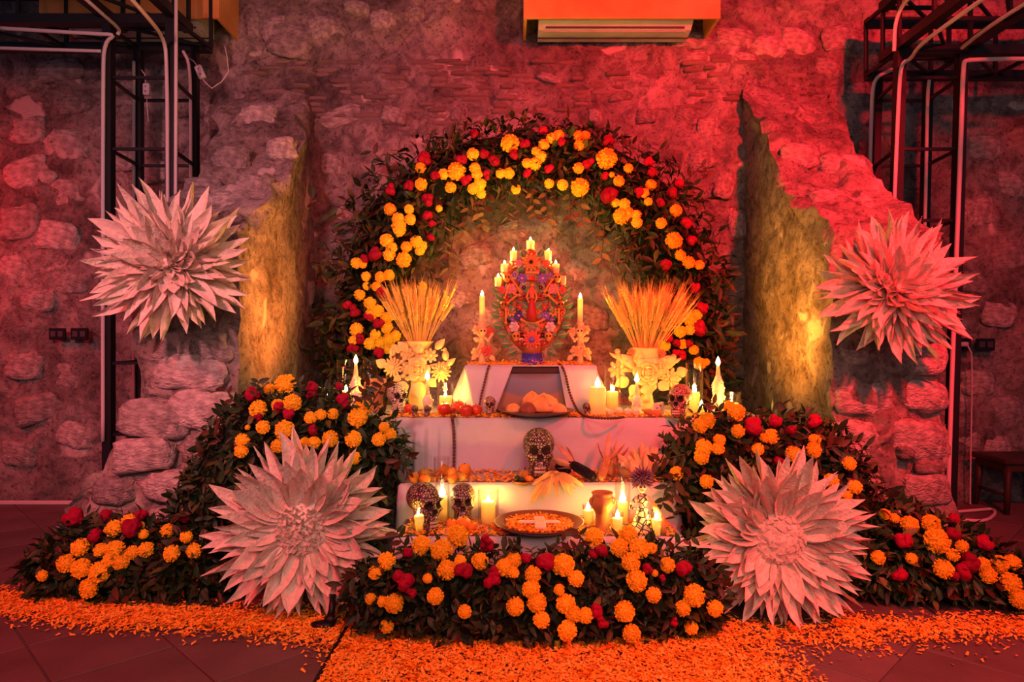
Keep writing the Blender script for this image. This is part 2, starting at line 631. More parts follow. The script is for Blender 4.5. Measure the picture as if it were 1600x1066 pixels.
def back_wall():
    nx, nz = 400, 150
    X, Z = np.meshgrid(np.linspace(-5.6, 5.6, nx), np.linspace(-0.02, 4.3, nz), indexing='ij')
    X, Z = X.ravel(), Z.ravel()
    Yv = WALL_Y + wall_disp(X, Z)
    F = grid_faces(nx, nz)[:, ::-1]
    me = np_mesh('wall_back', np.stack([X, Yv, Z], 1), F[:, ::-1], 'masonry')
    return tag(link('wall_back', me), 'tall old lime plastered rubble wall with exposed brick courses', kind='structure')


wall_back = back_wall()


def stone_mesh(seed, flat=0.5, box=0.55, sub=3):
    V, F = ICO[sub]
    P = V.copy()
    m = np.max(np.abs(P), axis=1, keepdims=True)
    P = P * (1 - box) + (P / m) * 0.86 * box
    P = P * (1 + 0.42 * fbm(V + seed * 3.1, 1.5, 4, seed))[:, None]
    P = P * (1 + 0.12 * fbm(V + seed * 3.1, 6.0, 3, seed + 3))[:, None]
    P[:, 2] *= flat
    return np_mesh('stone', P, F, 'stone')


STONES = [stone_mesh(s, 0.6, 0.62 if s % 2 else 0.4) for s in range(8)]
BRICKS = []
for s in range(6):
    V, F = ICO[2]
    P = V / np.max(np.abs(V), axis=1, keepdims=True) * 0.93 + V * 0.07
    P = P * (1 + 0.07 * fbm(V + s * 2.7, 2.0, 2, s))[:, None]
    BRICKS.append(np_mesh('brick', P, F, 'brick_clay'))


def wall_y(x, z):
    return float(WALL_Y + wall_disp(np.array([x]), np.array([z]))[0])


def bricks_patch(px0, px1, py0, py1, keep, n0=0):
    """thin flat bricks in uneven courses; +Y of the wall surface is where they sit"""
    y = py0
    while y < py1:
        x = px0 + random.uniform(-20, 10)
        while x < px1:
            w = random.uniform(20, 46)
            if random.random() < keep:
                c = at(x + w / 2, y + random.uniform(-1.5, 1.5), WALL_Y)
                wy = wall_y(c.x, c.z)
                link('brick', random.choice(BRICKS), wall_back,
                     Matrix.Translation((c.x, wy + 0.022, c.z)) @ Matrix.Rotation(random.uniform(-.03, .03), 4, 'Y') @
                     Matrix.Diagonal((w / 2 * .0043, 0.034 + random.uniform(-.008, .010), random.uniform(.014, .0195), 1)))
            x += w + random.uniform(2, 5)
        y += 9.5


bricks_patch(390, 720, 96, 198, 0.60)
bricks_patch(700, 1010, 96, 176, 0.52)
bricks_patch(1070, 1240, 80, 170, 0.50)
bricks_patch(1130, 1165, 170, 240, 0.4)


def wall_stone(px, py, rx, ry, prot=0.03):
    c = at(px, py, WALL_Y)
    k = WALL_Y / FOC
    wy = wall_y(c.x, c.z)
    link('stone', random.choice(STONES), wall_back,
         Matrix.Translation((c.x, wy + 0.040 - prot * .45, c.z)) @ Matrix.Rotation(random.uniform(-.3, .3), 4, 'Y') @ Matrix.Rotation(PI / 2, 4, 'X') @
         Matrix.Diagonal((rx * k, ry * k, 0.075 + prot * .4, 1)))


for a in [(455, 62, 42, 30), (505, 45, 30, 22), (430, 48, 26, 24), (535, 182, 44, 17), (616, 182, 22, 14), (690, 180, 18, 16), (715, 178, 14, 12), (400, 40, 18, 22),
          (650, 22, 20, 16), (600, 30, 22, 18), (560, 12, 26, 14), (1080, 64, 34, 15), (1148, 60, 34, 16), (1200, 74, 30, 20), (1245, 66, 34, 22), (1090, 90, 30, 14),
          (1160, 95, 26, 14), (1075, 180, 24, 16), (1105, 200, 22, 16), (1010, 180, 18, 14), (930, 182, 14, 12), (970, 150, 22, 9), (1095, 250, 24, 18), (1130, 290, 20, 24),
          (1150, 350, 18, 26), (40, 200, 34, 24), (100, 225, 40, 28), (40, 270, 44, 26), (30, 345, 40, 30), (100, 300, 34, 26), (90, 370, 36, 24), (20, 420, 30, 24),
          (110, 440, 30, 22), (60, 470, 30, 20), (40, 570, 36, 24), (105, 590, 34, 24), (60, 640, 40, 24), (120, 680, 30, 22), (30, 710, 34, 24), (190, 250, 24, 20),
          (240, 270, 26, 18), (345, 180, 30, 24), (360, 230, 26, 22), (520, 260, 24, 20), (540, 330, 24, 18), (520, 420, 20, 24), (740, 400, 28, 20), (800, 360, 30, 18),
          (900, 420, 26, 22), (930, 500, 24, 20), (760, 500, 22, 18), (720, 470, 20, 16), (950, 380, 22, 16), (1540, 230, 34, 22), (1580, 290, 30, 22), (1530, 330, 32, 24),
          (1575, 400, 34, 26), (1520, 440, 28, 20), (1560, 490, 34, 22), (1530, 600, 32, 24), (1575, 640, 30, 24), (1520, 690, 28, 24), (1560, 700, 26, 20), (1310, 60, 30, 22),
          (1290, 110, 26, 16), (1340, 150, 24, 22), (860, 120, 26, 8), (800, 150, 24, 8), (90, 110, 40, 18), (30, 130, 36, 20), (110, 160, 30, 18)]:
    wall_stone(*a)


# ---- ruined stub walls that frame the niche
def ridge(Y, side):
    """height of the broken top of a stub wall at depth Y"""
    if side < 0:
        xs, zs = [3.3, 3.42, 3.75, 4.05, 4.4, 4.8], [1.62, 1.70, 1.92, 2.10, 2.52, 2.86]
    else:
        xs, zs = [3.3, 3.42, 3.66, 4.06, 4.4, 4.8], [1.56, 1.64, 1.80, 2.06, 2.48, 2.92]
    return np.interp(Y, xs, zs)


def stub_wall(side):
    xi = -1.36 if side < 0 else 1.60
    xo = -1.88 if side < 0 else 2.16
    Y0, Y1 = 3.42, 4.80
    step = 0.028

    def outer(z, y=None):
        if side < 0:
            toe = 1.0 if y is None else np.clip((3.80 - y) / 0.2, 0, 1)
            return xo - toe * (0.28 * np.clip((0.62 - z) / 0.45, 0, 1) + 0.05 * np.clip((0.80 - z) / 0.15, 0, 1))
        return xo - 0.0 * z

    def front(z):
        return Y0 - 0.10 * np.clip((0.75 - z) / 0.6, 0, 1)

    Vs, Fs, off = [], [], 0

    def add(P, nu, nv, flip):
        nonlocal off
        F = grid_faces(nu, nv, off)
        Vs.append(P)
        Fs.append(F[:, ::-1] if flip else F)
        off += len(P)

    nz, ny = 70, int((Y1 - Y0) / step) + 1
    nx = 22
    for which in (0, 1):
        U, T = np.meshgrid(np.linspace(0, 1, ny), np.linspace(0, 1, nz), indexing='ij')
        U, T = U.ravel(), T.ravel()
        Yb = Y0 + (Y1 - Y0) * U
        Z = T * ridge(Yb, side)
        Yv = np.maximum(Yb, front(Z) + (Yb - Y0) * 1.0)
        Yv = front(Z) + (Y1 - front(Z)) * U
        X = np.full_like(Z, xi) if which == 0 else outer(Z, Yv)
        add(np.stack([X, Yv, Z], 1), ny, nz, (which == 0) == (side > 0))
    # front face
    U, T = np.meshgrid(np.linspace(0, 1, nx), np.linspace(0, 1, nz), indexing='ij')
    U, T = U.ravel(), T.ravel()
    Z = T * ridge(np.full_like(T, Y0), side)
    X = xi + (outer(Z) - xi) * U
    add(np.stack([X, front(Z), Z], 1), nx, nz, side < 0)
    # broken top
    U, T = np.meshgrid(np.linspace(0, 1, nx), np.linspace(0, 1, ny), indexing='ij')
    U, T = U.ravel(), T.ravel()
    Yb = Y0 + (Y1 - Y0) * T
    Z = ridge(Yb, side)
    X = xi + (outer(Z) - xi) * U
    add(np.stack([X, Yb, Z], 1), nx, ny, side > 0)
    P = np.concatenate(Vs)
    F = np.concatenate(Fs)
    # roughness: strong on broken front and top, gentle on the plastered reveal
    wfront = np.clip((3.75 - P[:, 1]) / 0.25, 0.0, 1)
    wtop = np.clip(1 - (ridge(P[:, 1], side) - P[:, 2]) / 0.25, 0, 1)
    wout = np.clip((np.abs(P[:, 0] - xi)) / 0.2, 0, 1)
    w = 0.35 + 0.9 * np.maximum(np.maximum(wfront * np.maximum(wout, .25), wtop), wout * .7)
    D = np.stack([fbm(P, 3.4, 5, 51), fbm(P, 3.4, 5, 73), fbm(P, 3.4, 5, 95)], 1) * 0.085
    D += np.stack([fbm(P, 11, 3, 151), fbm(P, 11, 3, 173), fbm(P, 11, 3, 195)], 1) * 0.03
    D[:, 2] *= 1.3
    P = P + D * w[:, None]
    nm = 'wall_left' if side < 0 else 'wall_right'
    o = link(nm, np_mesh(nm, P, F, 'pillar_masonry'))
    return tag(o, 'broken end of a thick rubble wall beside the niche', kind='structure')


wall_left = stub_wall(-1)
wall_right = stub_wall(1)


def stub_stone(par, px, py, rx, ry, Y, d=0.10, rot=0.0):
    c = at(px, py, Y)
    k = Y / FOC
    link('stone', random.choice(STONES), par,
         Matrix.Translation(c) @ Matrix.Rotation(rot, 4, 'Y') @ Matrix.Rotation(PI / 2, 4, 'X') @ Matrix.Diagonal((rx * k, ry * k, d, 1)))


for a in [(1338, 690, 44, 36, 3.40), (1430, 690, 52, 38, 3.40), (1340, 760, 44, 34, 3.36), (1440, 765, 42, 26, 3.36), (1412, 708, 14, 12, 3.36), (1350, 620, 50, 30, 3.44),
          (1440, 620, 44, 28, 3.44), (1420, 822, 62, 30, 3.34), (1330, 820, 44, 30, 3.34), (1335, 560, 36, 26, 3.46), (1445, 560, 36, 26, 3.46), (1450, 728, 26, 12, 3.38),
          (1320, 390, 34, 24, 3.50), (1400, 400, 40, 28, 3.50), (1450, 440, 30, 26, 3.50), (1300, 320, 40, 26, 3.86), (1360, 330, 36, 22, 3.86), (1400, 350, 30, 16, 3.74),
          (1250, 245, 34, 22, 4.22), (1310, 262, 34, 22, 4.18)]:
    stub_stone(wall_right, *a, rot=random.uniform(-.08, .08))
for a in [(300, 580, 62, 34, 3.43), (255, 545, 36, 24, 3.46), (320, 640, 52, 34, 3.40), (245, 655, 54, 34, 3.38), (325, 700, 46, 30, 3.36), (225, 712, 50, 28, 3.34),
          (270, 760, 52, 28, 3.32), (185, 765, 34, 24, 3.34), (340, 770, 40, 30, 3.30), (180, 820, 40, 24, 3.32), (260, 815, 46, 24, 3.30), (330, 545, 36, 26, 3.44),
          (320, 300, 34, 22, 3.98), (300, 330, 28, 18, 3.84), (360, 250, 32, 24, 4.14), (400, 190, 34, 28, 4.44), (440, 235, 26, 20, 4.20), (350, 320, 34, 22, 3.84),
          (400, 300, 30, 30, 3.92), (340, 400, 34, 26, 3.50), (260, 400, 30, 26, 3.52)]:
    stub_stone(wall_left, *a, rot=random.uniform(-.12, .12))

# ---- floor: dark tiles laid on the diagonal
fl = MB()
fl.box((0, 2.2, -0.03), (12.0, 6.4, 0.04))
floor = tag(fl.build('floor', 'grout', smooth=False), 'dark stone tile floor laid on the diagonal', kind='structure')
PITCH = 0.376
tb = MB()
tb.box((0, 0, 0), (PITCH - 0.006, PITCH - 0.006, 0.012), bev=0.003)
TILE = tb.mesh('tile', 'tile', False)
s2 = math.sqrt(2)
for i in range(-14, 22):
    for j in range(-22, 14):
        a = 0.714 / s2 + (i + .5) * PITCH      # (x + y)/sqrt2
        b = -1.02 / s2 + (j + .5) * PITCH      # (x - y)/sqrt2
        x, y = (a + b) / s2, (a - b) / s2
        if 2.0 < y < 4.75 and abs(x) < y * 0.78 + 0.5:
            link('tile', TILE, floor, Matrix.Translation((x, y, -0.006 + random.uniform(-.0006, .0006))) @ Matrix.Rotation(PI / 4, 4, 'Z'))

bb = MB()
bb.box((-3.9, 4.60, 0.012), (3.3, 0.03, 0.024), bev=.004)
tag(bb.build('baseboard_left', 'pale_cable', smooth=False), 'thin pale strip along the foot of the wall', kind='structure')
st = MB()
st.box((-0.63, 2.15, 0.006), (0.016, 0.95, 0.014), bev=.003)
tag(st.build('trim_1', 'black_plastic', smooth=False), 'dark narrow floor strip along the edge of the petal path', kind='structure')
# ================================================================ STEEL, BOXES, SOCKETS
def square_bar(mb, a, b, w):
    a, b = Vector(a), Vector(b)
    d = b - a
    q = d.to_track_quat('Z', 'Y').to_matrix().to_4x4()
    mb.box((0, 0, d.length / 2), (w, w, d.length), T=Matrix.Translation(a) @ q)


def truss_tower(label, fl_, fr_, bl_, br_, z1, lean=0.0):
    """four posts with ladder rungs and diagonals"""
    root = thing('truss_tower', label, 'truss', (0, 0, 0))
    posts = {}
    for k, p in (('fl', fl_), ('fr', fr_), ('bl', bl_), ('br', br_)):
        lo, hi = Vector((p[0] - lean * 1.0, p[1], 0.0)), Vector((p[0] + lean * (z1 - 1.0), p[1], z1))
        posts[k] = (lo, hi)
        mb = MB()
        square_bar(mb, lo, hi, 0.052 if k in ('fl', 'fr') else 0.046)
        mb.box((lo.x, lo.y, 0.004), (0.09, 0.09, 0.008))
        mb.build('post', 'black_steel', root, smooth=False)
    pt = lambda k, z: posts[k][0].lerp(posts[k][1], z / z1)
    z = 0.55
    while z < z1 - 0.1:
        for a, b in (('fl', 'fr'), ('bl', 'br'), ('fl', 'bl'), ('fr', 'br')):
            mb = MB()
            square_bar(mb, pt(a, z), pt(b, z), 0.017)
            mb.build('rung', 'black_steel', root, smooth=False)
        z += 0.42
    return root


# left tower: posts seen at x 170/268 (front) and 215/305 (behind)
truss_tower('black square steel truss tower beside the grey-pink stub wall with two wall sockets near', (at(170, 533, 4.02).x, 4.02), (at(268, 533, 4.02).x, 4.02), (at(217, 533, 4.40).x, 4.40), (at(304, 533, 4.40).x, 4.40), 2.99)
truss_tower('black square steel truss tower leaning slightly beside the red-lit stub wall', (at(1394, 400, 4.02).x, 4.02), (at(1490, 400, 4.02).x, 4.02), (at(1360, 400, 4.40).x, 4.40), (at(1439, 400, 4.40).x, 4.40), 2.81, lean=0.026)


def truss_beam(label, chords, zlen, n):
    """a lattice beam: list of chord lines (a, b); rungs tie them"""
    root = thing('truss_beam', label, 'truss', (0, 0, 0))
    for a, b in chords:
        mb = MB()
        square_bar(mb, a, b, 0.055)
        mb.build('chord', 'black_steel', root, smooth=False)
    for i in range(n + 1):
        t = i / n
        P = [Vector(a).lerp(Vector(b), t) for a, b in chords]
        for u, w in ((0, 1), (1, 3), (3, 2), (2, 0)):
            mb = MB()
            square_bar(mb, P[u], P[w], 0.02)
            mb.build('rung', 'black_steel', root, smooth=False)
        if i < n:
            Q = [Vector(a).lerp(Vector(b), (i + 1) / n) for a, b in chords]
            for u, w in ((0, 2), (1, 3)):
                mb = MB()
                square_bar(mb, P[u], Q[w], 0.017)
                mb.build('diagonal', 'black_steel', root, smooth=False)
    return root


zl, zh = 2.99, 3.33
xl0, xl1 = at(165, 533, 4.02).x, at(272, 533, 4.02).x
truss_beam('black lattice beam running off sideways from the tower beside the wood-boxed unit', [((-5.2, 4.02, zl), (xl1, 4.02, zl)), ((-5.2, 4.02, zh), (xl1, 4.02, zh)), ((-5.2, 4.40, zl), (xl1 + .05, 4.40, zl)), ((-5.2, 4.40, zh), (xl1 + .05, 4.40, zh))], 1, 7)
truss_beam('black lattice beam reaching forward overhead from the tower with pale cables', [((xl0, 0.6, zl + .03), (xl0, 4.2, zl + .03)), ((xl0, 0.6, zh), (xl0, 4.2, zh)), ((xl1, 0.6, zl + .03), (xl1, 4.2, zl + .03)), ((xl1, 0.6, zh), (xl1, 4.2, zh))], 1, 7)
zl, zh = 2.81, 3.15
xr0, xr1 = at(1400, 533, 4.02).x + .02, at(1500, 533, 4.02).x + .05
truss_beam('black lattice beam running off sideways above the dark stool', [((xr0, 4.02, zl), (5.2, 4.02, zl)), ((xr0, 4.02, zh), (5.2, 4.02, zh)), ((xr0, 4.40, zl), (5.2, 4.40, zl)), ((xr0, 4.40, zh), (5.2, 4.40, zh))], 1, 7)
truss_beam('black lattice beam reaching forward overhead from the leaning red-lit tower', [((xr0, 0.6, zl + .03), (xr0, 4.2, zl + .03)), ((xr0, 0.6, zh), (xr0, 4.2, zh)), ((xr1, 0.6, zl + .03), (xr1, 4.2, zl + .03)), ((xr1, 0.6, zh), (xr1, 4.2, zh))], 1, 7)


def cable(label, pts, r=0.011, name='cable', matn='pale_cable', n=8):
    mb = MB()
    # smooth the polyline
    P = [Vector(p) for p in pts]
    for _ in range(2):
        Q = [P[0]]
        for a, b in zip(P[:-1], P[1:]):
            Q += [a.lerp(b, .25), a.lerp(b, .75)]
        Q.append(P[-1])
        P = Q
    mb.tube(P, r, n)
    return tag(mb.build(name, matn), label, 'cable')


Yf, Yb_ = 3.982, 4.365
cable('pale cable down the outermost post of the tower beside the wall sockets', [at(0, 44, 3.92), at(150, 53, 3.94), at(182, 54, 3.96), at(163, 66, Yf), at(161, 120, Yf), at(161, 690, Yf)])
cable('pale cable running in overhead to the corner of the tower beside the wall sockets', [at(120, -14, 3.55), at(160, 22, 3.72), at(188, 46, 3.96), at(184, 54, 3.97)], 0.010)
cable('pale cable bending over the middle of the tower and down its inner post', [at(196, -12, 3.4), at(232, 28, 3.62), at(255, 58, 3.92), at(261, 90, Yf), at(262, 300, Yf), at(262, 420, Yf)])
cable('straight pale cable hanging beside the inner post of the tower by the wood-boxed unit', [at(275, -20, 3.96), at(275, 100, 3.965), at(274, 420, 3.965)], 0.010)
cable('pale cable on the far post of the tower beside the wall sockets', [at(209, 96, Yb_), at(209, 250, Yb_), at(209, 640, Yb_)], 0.010)
cable('pale cable on the far inner post with a dangling white adaptor', [at(286, 80, Yb_), at(297, 100, Yb_), at(298, 180, Yb_), at(298, 420, Yb_)], 0.010)
cable('pale cable along the lower edge of the sideways beam over two sockets', [at(-40, 74, 3.98), at(60, 77, 3.98), at(158, 80, 3.98)], 0.010)
cable('pink-lit cable arching over the leaning tower from the top edge', [at(1425, -8, 3.78), at(1407, 12, 3.92), at(1398, 40, Yf), at(1397, 80, Yf)])
cable('pink-lit cable coming down overhead onto the leaning tower and down its inner post', [at(1545, -8, 3.2), at(1480, 38, 3.5), at(1435, 72, 3.76), at(1424, 92, Yf - .01), at(1409, 98, Yf - .01), at(1405, 130, Yf - .01), at(1398, 300, Yf - .01), at(1392, 420, Yf - .01)])
cable('pink-lit cable down the outermost post of the leaning tower', [at(1640, 92, 3.98), at(1560, 92, 3.98), at(1510, 94, 3.98), at(1505, 98, 3.98), at(1502, 200, 3.98), at(1488, 560, 3.98), at(1480, 815, 3.98)], 0.013)
cable('grey cable rising to the top corner beside the leaning tower', [at(1503, 75, 3.92), at(1540, 45, 3.6), at(1610, 0, 3.3)], 0.011)
cable('pink-lit cable curving onto the far inner post of the leaning tower', [at(1394, 109, Yb_), at(1372, 118, Yb_), at(1363, 135, Yb_), at(1361, 200, Yb_), at(1357, 340, Yb_)], 0.012)
cable('pink-lit cable on the far outer post of the leaning tower', [at(1452, 125, Yb_), at(1449, 150, Yb_), at(1446, 330, Yb_), at(1442, 420, Yb_)], 0.011)


def adaptor(label, px, py, Y, tilt, w, h, wires):
    c = at(px, py, Y)
    r = thing('power_adaptor', label, 'adaptor', c, rot=(0, tilt, 0))
    k = Y / FOC
    mb = MB()
    mb.box((0, 0, 0), (w * k, 0.03, h * k), bev=.006)
    mb.build('body', 'grey_plastic', r, smooth=False)
    mb = MB()
    for dz in (-.2, .2):
        mb.ball((0, -0.016, dz * h * k), 0.005, 6, 4)
    mb.build('button', 'dark_louvre', r)
    for w_ in wires:
        mb = MB()
        mb.tube([Matrix.Rotation(-tilt, 4, 'Y') @ (at(x, y, Y) - c) for x, y in w_], 0.0035, 5)
        mb.build('wire', 'pale_cable', r)
    return r


adaptor('small white adaptor hanging tilted on wires beside the tower under the wood box', 313, 113, 4.32, -0.42, 11, 22, [[(307, 102), (303, 96), (296, 91)], [(317, 124), (322, 130), (331, 138), (346, 128), (357, 112), (355, 90), (351, 72)]])
adaptor('small pink-white plug hanging between the posts of the tower', 229, 140, 4.39, 0.0, 10, 19, [[(228, 131), (226, 116), (220, 108), (215, 106)], [(229, 150), (230, 168), (232, 190)]])


def boxed_unit(x0, x1, label, zlow=3.18, ztop=3.95, yf=4.40):
    r = thing('boxed_air_conditioner', label, 'air conditioner', ((x0 + x1) / 2, yf, zlow))
    c = Vector(r.location)
    w = x1 - x0
    for k in range(5):
        mb = MB()
        mb.box((0, 0.012, 0.0775 + k * 0.157), (w, 0.022, 0.152), bev=.003)
        mb.build('plank', 'wood_plank', r, smooth=False)
    for s in (-1, 1):
        mb = MB()
        mb.box((s * (w / 2 - 0.012), 0.18, 0.39), (0.022, 0.31, 0.78), bev=.003)
        mb.build('side_panel', 'wood_plank', r, smooth=False)
    mb = MB()
    mb.box((0, 0.17, 0.79), (w, 0.33, 0.02))
    mb.build('top_panel', 'wood_plank', r, smooth=False)
    ac = MB()
    prof = [(0.045, 0.10), (0.06, 0.015), (0.12, -0.022), (0.27, -0.035), (0.30, 0.0), (0.30, 0.28), (0.07, 0.28)]
    xs = (-w / 2 + 0.10, w / 2 - 0.16)
    vs = [(x, a, b) for x in xs for a, b in prof]
    n = len(prof)
    ac.add(vs, [tuple(reversed(range(n))), tuple(range(n, 2 * n))] + [(i, (i + 1) % n, n + (i + 1) % n, n + i) for i in range(n)])
    body = ac.build('unit_body', 'grey_plastic', r, smooth=False)
    lv = MB()
    lv.box((-.03, 0.098, -0.014), (w * .72, 0.010, 0.008))
    lv.box((-.03, 0.215, -0.034), (w * .80, 0.012, 0.006))
    lv.build('louvre', 'dark_louvre', body, smooth=False)
    fp = MB()
    fp.box((-.03, 0.155, -0.028), (w * .74, 0.075, 0.006), T=Matrix.Rotation(0, 4, 'X'))
    fp.build('flap', 'grey_plastic', body, smooth=False)
    return r


boxed_unit(0.074, 1.345, 'red-lit wooden plank box hiding a grey air conditioner above the arch')
boxed_unit(-3.05, -1.89, 'brown wooden plank box with air conditioner behind the tower with cables')


def socket_plate(label, x0, x1, y0, y1, plug=False):
    c = at((x0 + x1) / 2, (y0 + y1) / 2, 4.66)
    wy = wall_y(c.x, c.z)
    c.y = min(4.66, wy - 0.02)
    k = c.y / FOC
    r = thing('wall_socket', label, 'wall socket', c)
    mb = MB()
    mb.box((0, 0, 0), ((x1 - x0) * k, 0.016, (y1 - y0) * k), bev=.004)
    mb.build('cover_plate', 'black_plastic', r, smooth=False)
    for s in (-1, 1):
        mb = MB()
        mb.box((s * (x1 - x0) * k * .22, -.010, 0), ((x1 - x0) * k * .3, 0.006, (y1 - y0) * k * .5), bev=.002)
        mb.build('outlet', 'dark_louvre', r, smooth=False)
    return r


socket_plate('black double wall socket farther from the tower of a pair on the red wall', 77, 103, 513, 531)
socket_plate('black double wall socket nearer the tower with pale cable', 111, 138, 513, 531)
socket_plate('black wall socket with a white plug in it beside the leaning tower', 1492, 1517, 529, 548)
socket_plate('black wall socket without a plug on the dark red wall', 1525, 1554, 529, 548)
pl = thing('plug', 'white plug with a thin cord in the black wall socket', 'plug', at(1506, 538, 4.60))
mb = MB()
mb.box((0, 0, 0), (0.05, 0.04, 0.03), bev=.008)
mb.build('plug_body', 'grey_plastic', pl, smooth=False)
mb = MB()
mb.tube([at(x, y, Y) - Vector(pl.location) for x, y, Y in ((1512, 540, 4.59), (1518, 552, 4.6), (1519, 600, 4.62), (1517, 700, 4.62), (1516, 770, 4.6), (1516, 788, 4.55))], 0.005, 6)
mb.build('cord', 'pale_cable', pl)
cable('pink-lit cable looping along the floor beside the dark stool', [on(1492, 800, .012), on(1530, 797, .012), on(1552, 795, .012), on(1556, 803, .012), on(1540, 815, .012), on(1500, 812, .012)], 0.010)

# dark stool at the frame edge
sp = on(1600, 803, 0.0)
stool = thing('stool', 'low dark wooden stool against the dark red wall', 'stool', (sp.x + .05, sp.y + .12, 0))
mb = MB()
mb.box((0, 0, 0.335), (0.40, 0.34, 0.035), bev=.008)
mb.build('seat', 'dark_wood', stool, smooth=False)
mb = MB()
mb.box((0, 0, 0.295), (0.36, 0.30, 0.05), bev=.004)
mb.build('apron', 'dark_wood', stool, smooth=False)
for sx in (-1, 1):
    for sy in (-1, 1):
        mb = MB()
        mb.tube([(sx * .16, sy * .13, 0.30), (sx * .165, sy * .135, 0.15), (sx * .18, sy * .145, 0)], [.024, .021, .016], 8)
        mb.build('leg', 'dark_wood', stool)
for sx in (-1, 1):
    mb = MB()
    mb.tube([(sx * .168, -.138, .12), (sx * .168, .138, .12)], .011, 6)
    mb.build('stretcher', 'dark_wood', stool)

# ================================================================ FLOWER PARTS
def pompon(seed, n=110, squash=0.82, ruffle=0.16):
    """marigold head: small folded petals set all over a ball, Z outward"""
    V, F, o = [], [], 0
    r_ = np.random.default_rng(seed)
    ga = PI * (3 - math.sqrt(5))
    for i in range(n):
        z = 1 - 1.62 * (i + 0.5) / n
        rr = math.sqrt(max(0, 1 - z * z))
        a = i * ga + r_.uniform(-.15, .15)
        d = np.array([rr * math.cos(a), rr * math.sin(a), z])
        t = np.cross(d, [0, 0, 1.0]) if abs(z) < .98 else np.array([1.0, 0, 0])
        t = t / np.linalg.norm(t)
        b = np.cross(d, t)
        th = r_.uniform(0, PI)
        u, w = t * math.cos(th) + b * math.sin(th), -t * math.sin(th) + b * math.cos(th)
        L = 1 + r_.uniform(-ruffle, ruffle) * .6
        q = 0.165 + r_.uniform(-.02, .03)
        base = d * 0.74
        tip = d * L
        V += [base - u * q * .5, base + u * q * .5, tip + u * q + w * q * .35, tip + d * .03 - w * q * .2, tip - u * q + w * q * .35]
        F += [(o, o + 1, o + 2), (o, o + 2, o + 3), (o, o + 3, o + 4)]
        o += 5
    cv, cf = ICO[2]
    V = np.array(V)
    core = cv * 0.84
    F = F + [tuple(int(k) + o for k in f) for f in cf]
    V = np.concatenate([V, core])
    V[:, 2] *= squash
    return V, np.array(F)


POM = {c: [] for c in ('y', 'o')}
for s in range(4):
    V, F = pompon(40 + s)
    POM['o'].append(np_mesh('marigold', V, F, 'marigold_orange', smooth=False))
    POM['y'].append(np_mesh('marigold', V, F, 'marigold_yellow', smooth=False))


def cockscomb(seed):
    r_ = random.Random(seed)
    V, F = ICO[3]
    P = V.copy()
    c = [Vector((r_.uniform(-.7, .7), r_.uniform(-.7, .7), r_.uniform(0, .6))).normalized() for _ in range(6)]
    rad = np.full(len(P), 0.55)
    for k in c:
        dd = P @ np.array(k[:])
        rad = np.maximum(rad, 0.55 + 0.5 * np.clip((dd - .6) / .4, 0, 1) ** .6)
    rad *= 1 + 0.20 * np.abs(fbm(V + seed, 4.5, 3, seed)) + 0.08 * fbm(V + seed, 12, 2, seed + 2)
    P = P * rad[:, None]
    return np_mesh('cockscomb', P, F, 'crimson_petal', smooth=False)


COMB = [cockscomb(s) for s in range(5)]


def leaf_geo(w=0.36, fold=0.25, droop=0.25, nseg=4):
    V, F = [], []
    for i in range(nseg + 1):
        t = i / nseg
        hw = w * .5 * (math.sin(PI * min(1, t * .96 + .02)) ** .8) * (1.12 - .5 * t)
        if i == nseg:
            hw = 0.004
        z = -droop * t * t
        V += [(t, -hw, z + fold * hw), (t, 0, z), (t, hw, z + fold * hw)]
    for i in range(nseg):
        a = i * 3
        F += [(a, a + 3, a + 4, a + 1), (a + 1, a + 4, a + 5, a + 2)]
    return np.array(V), np.array(F)


LEAFG = [leaf_geo(.42, .3, .25), leaf_geo(.52, .2, .15), leaf_geo(.30, .35, .4), leaf_geo(.46, .45, -.15)]
THING_LEAFG = leaf_geo(.17, .3, .55, 4)
LEAFM = {}
for mname in ('leaf_green', 'leaf_olive', 'leaf_brown'):
    LEAFM[mname] = [np_mesh('leaf', V, F, mname) for V, F in LEAFG]
WILLOW = {mname: np_mesh('leaf', *THING_LEAFG, mname) for mname in LEAFM}


def rand_dir():
    z = random.uniform(-1, 1)
    a = random.uniform(0, 2 * PI)
    r = math.sqrt(1 - z * z)
    return Vector((r * math.cos(a), r * math.sin(a), z))


def leaf_matrix(p, out, size, droop=0.35):
    d = (out * random.uniform(.4, 1.1) + rand_dir() * .9 + Vector((0, 0, -droop))).normalized()
    nrm = (out + rand_dir() * .7 + Vector((0, 0, .4)))
    y = nrm.cross(d)
    if y.length < 1e-4:
        y = Vector((1, 0, 0)).cross(d)
    y.normalize()
    z = d.cross(y)
    R = Matrix((d, y, z)).transposed().to_4x4()
    return Matrix.Translation(p) @ R @ Matrix.Diagonal((size, size, size, 1))


def leaf_stuff(name, mats_list, parent, origin, geo=LEAFG):
    """many leaves as one mesh: mats_list = [(matrix, leaf kind, material index)]"""
    Vs, Fs, mi, off = [], [], [], 0
    for Mx, g, m in mats_list:
        V, F = geo[g]
        A = np.array(Mx)
        P = V @ A[:3, :3].T + A[:3, 3] - np.array(origin)
        Vs.append(P)
        Fs.append(F + off)
        mi += [m] * len(F)
        off += len(V)
    me = np_mesh(name, np.concatenate(Vs), np.concatenate(Fs), ['leaf_green', 'leaf_olive', 'leaf_brown'], mi)
    return tag(link(name, me, parent), kind='stuff')


LK = ('leaf_green', 'leaf_olive', 'leaf_brown')


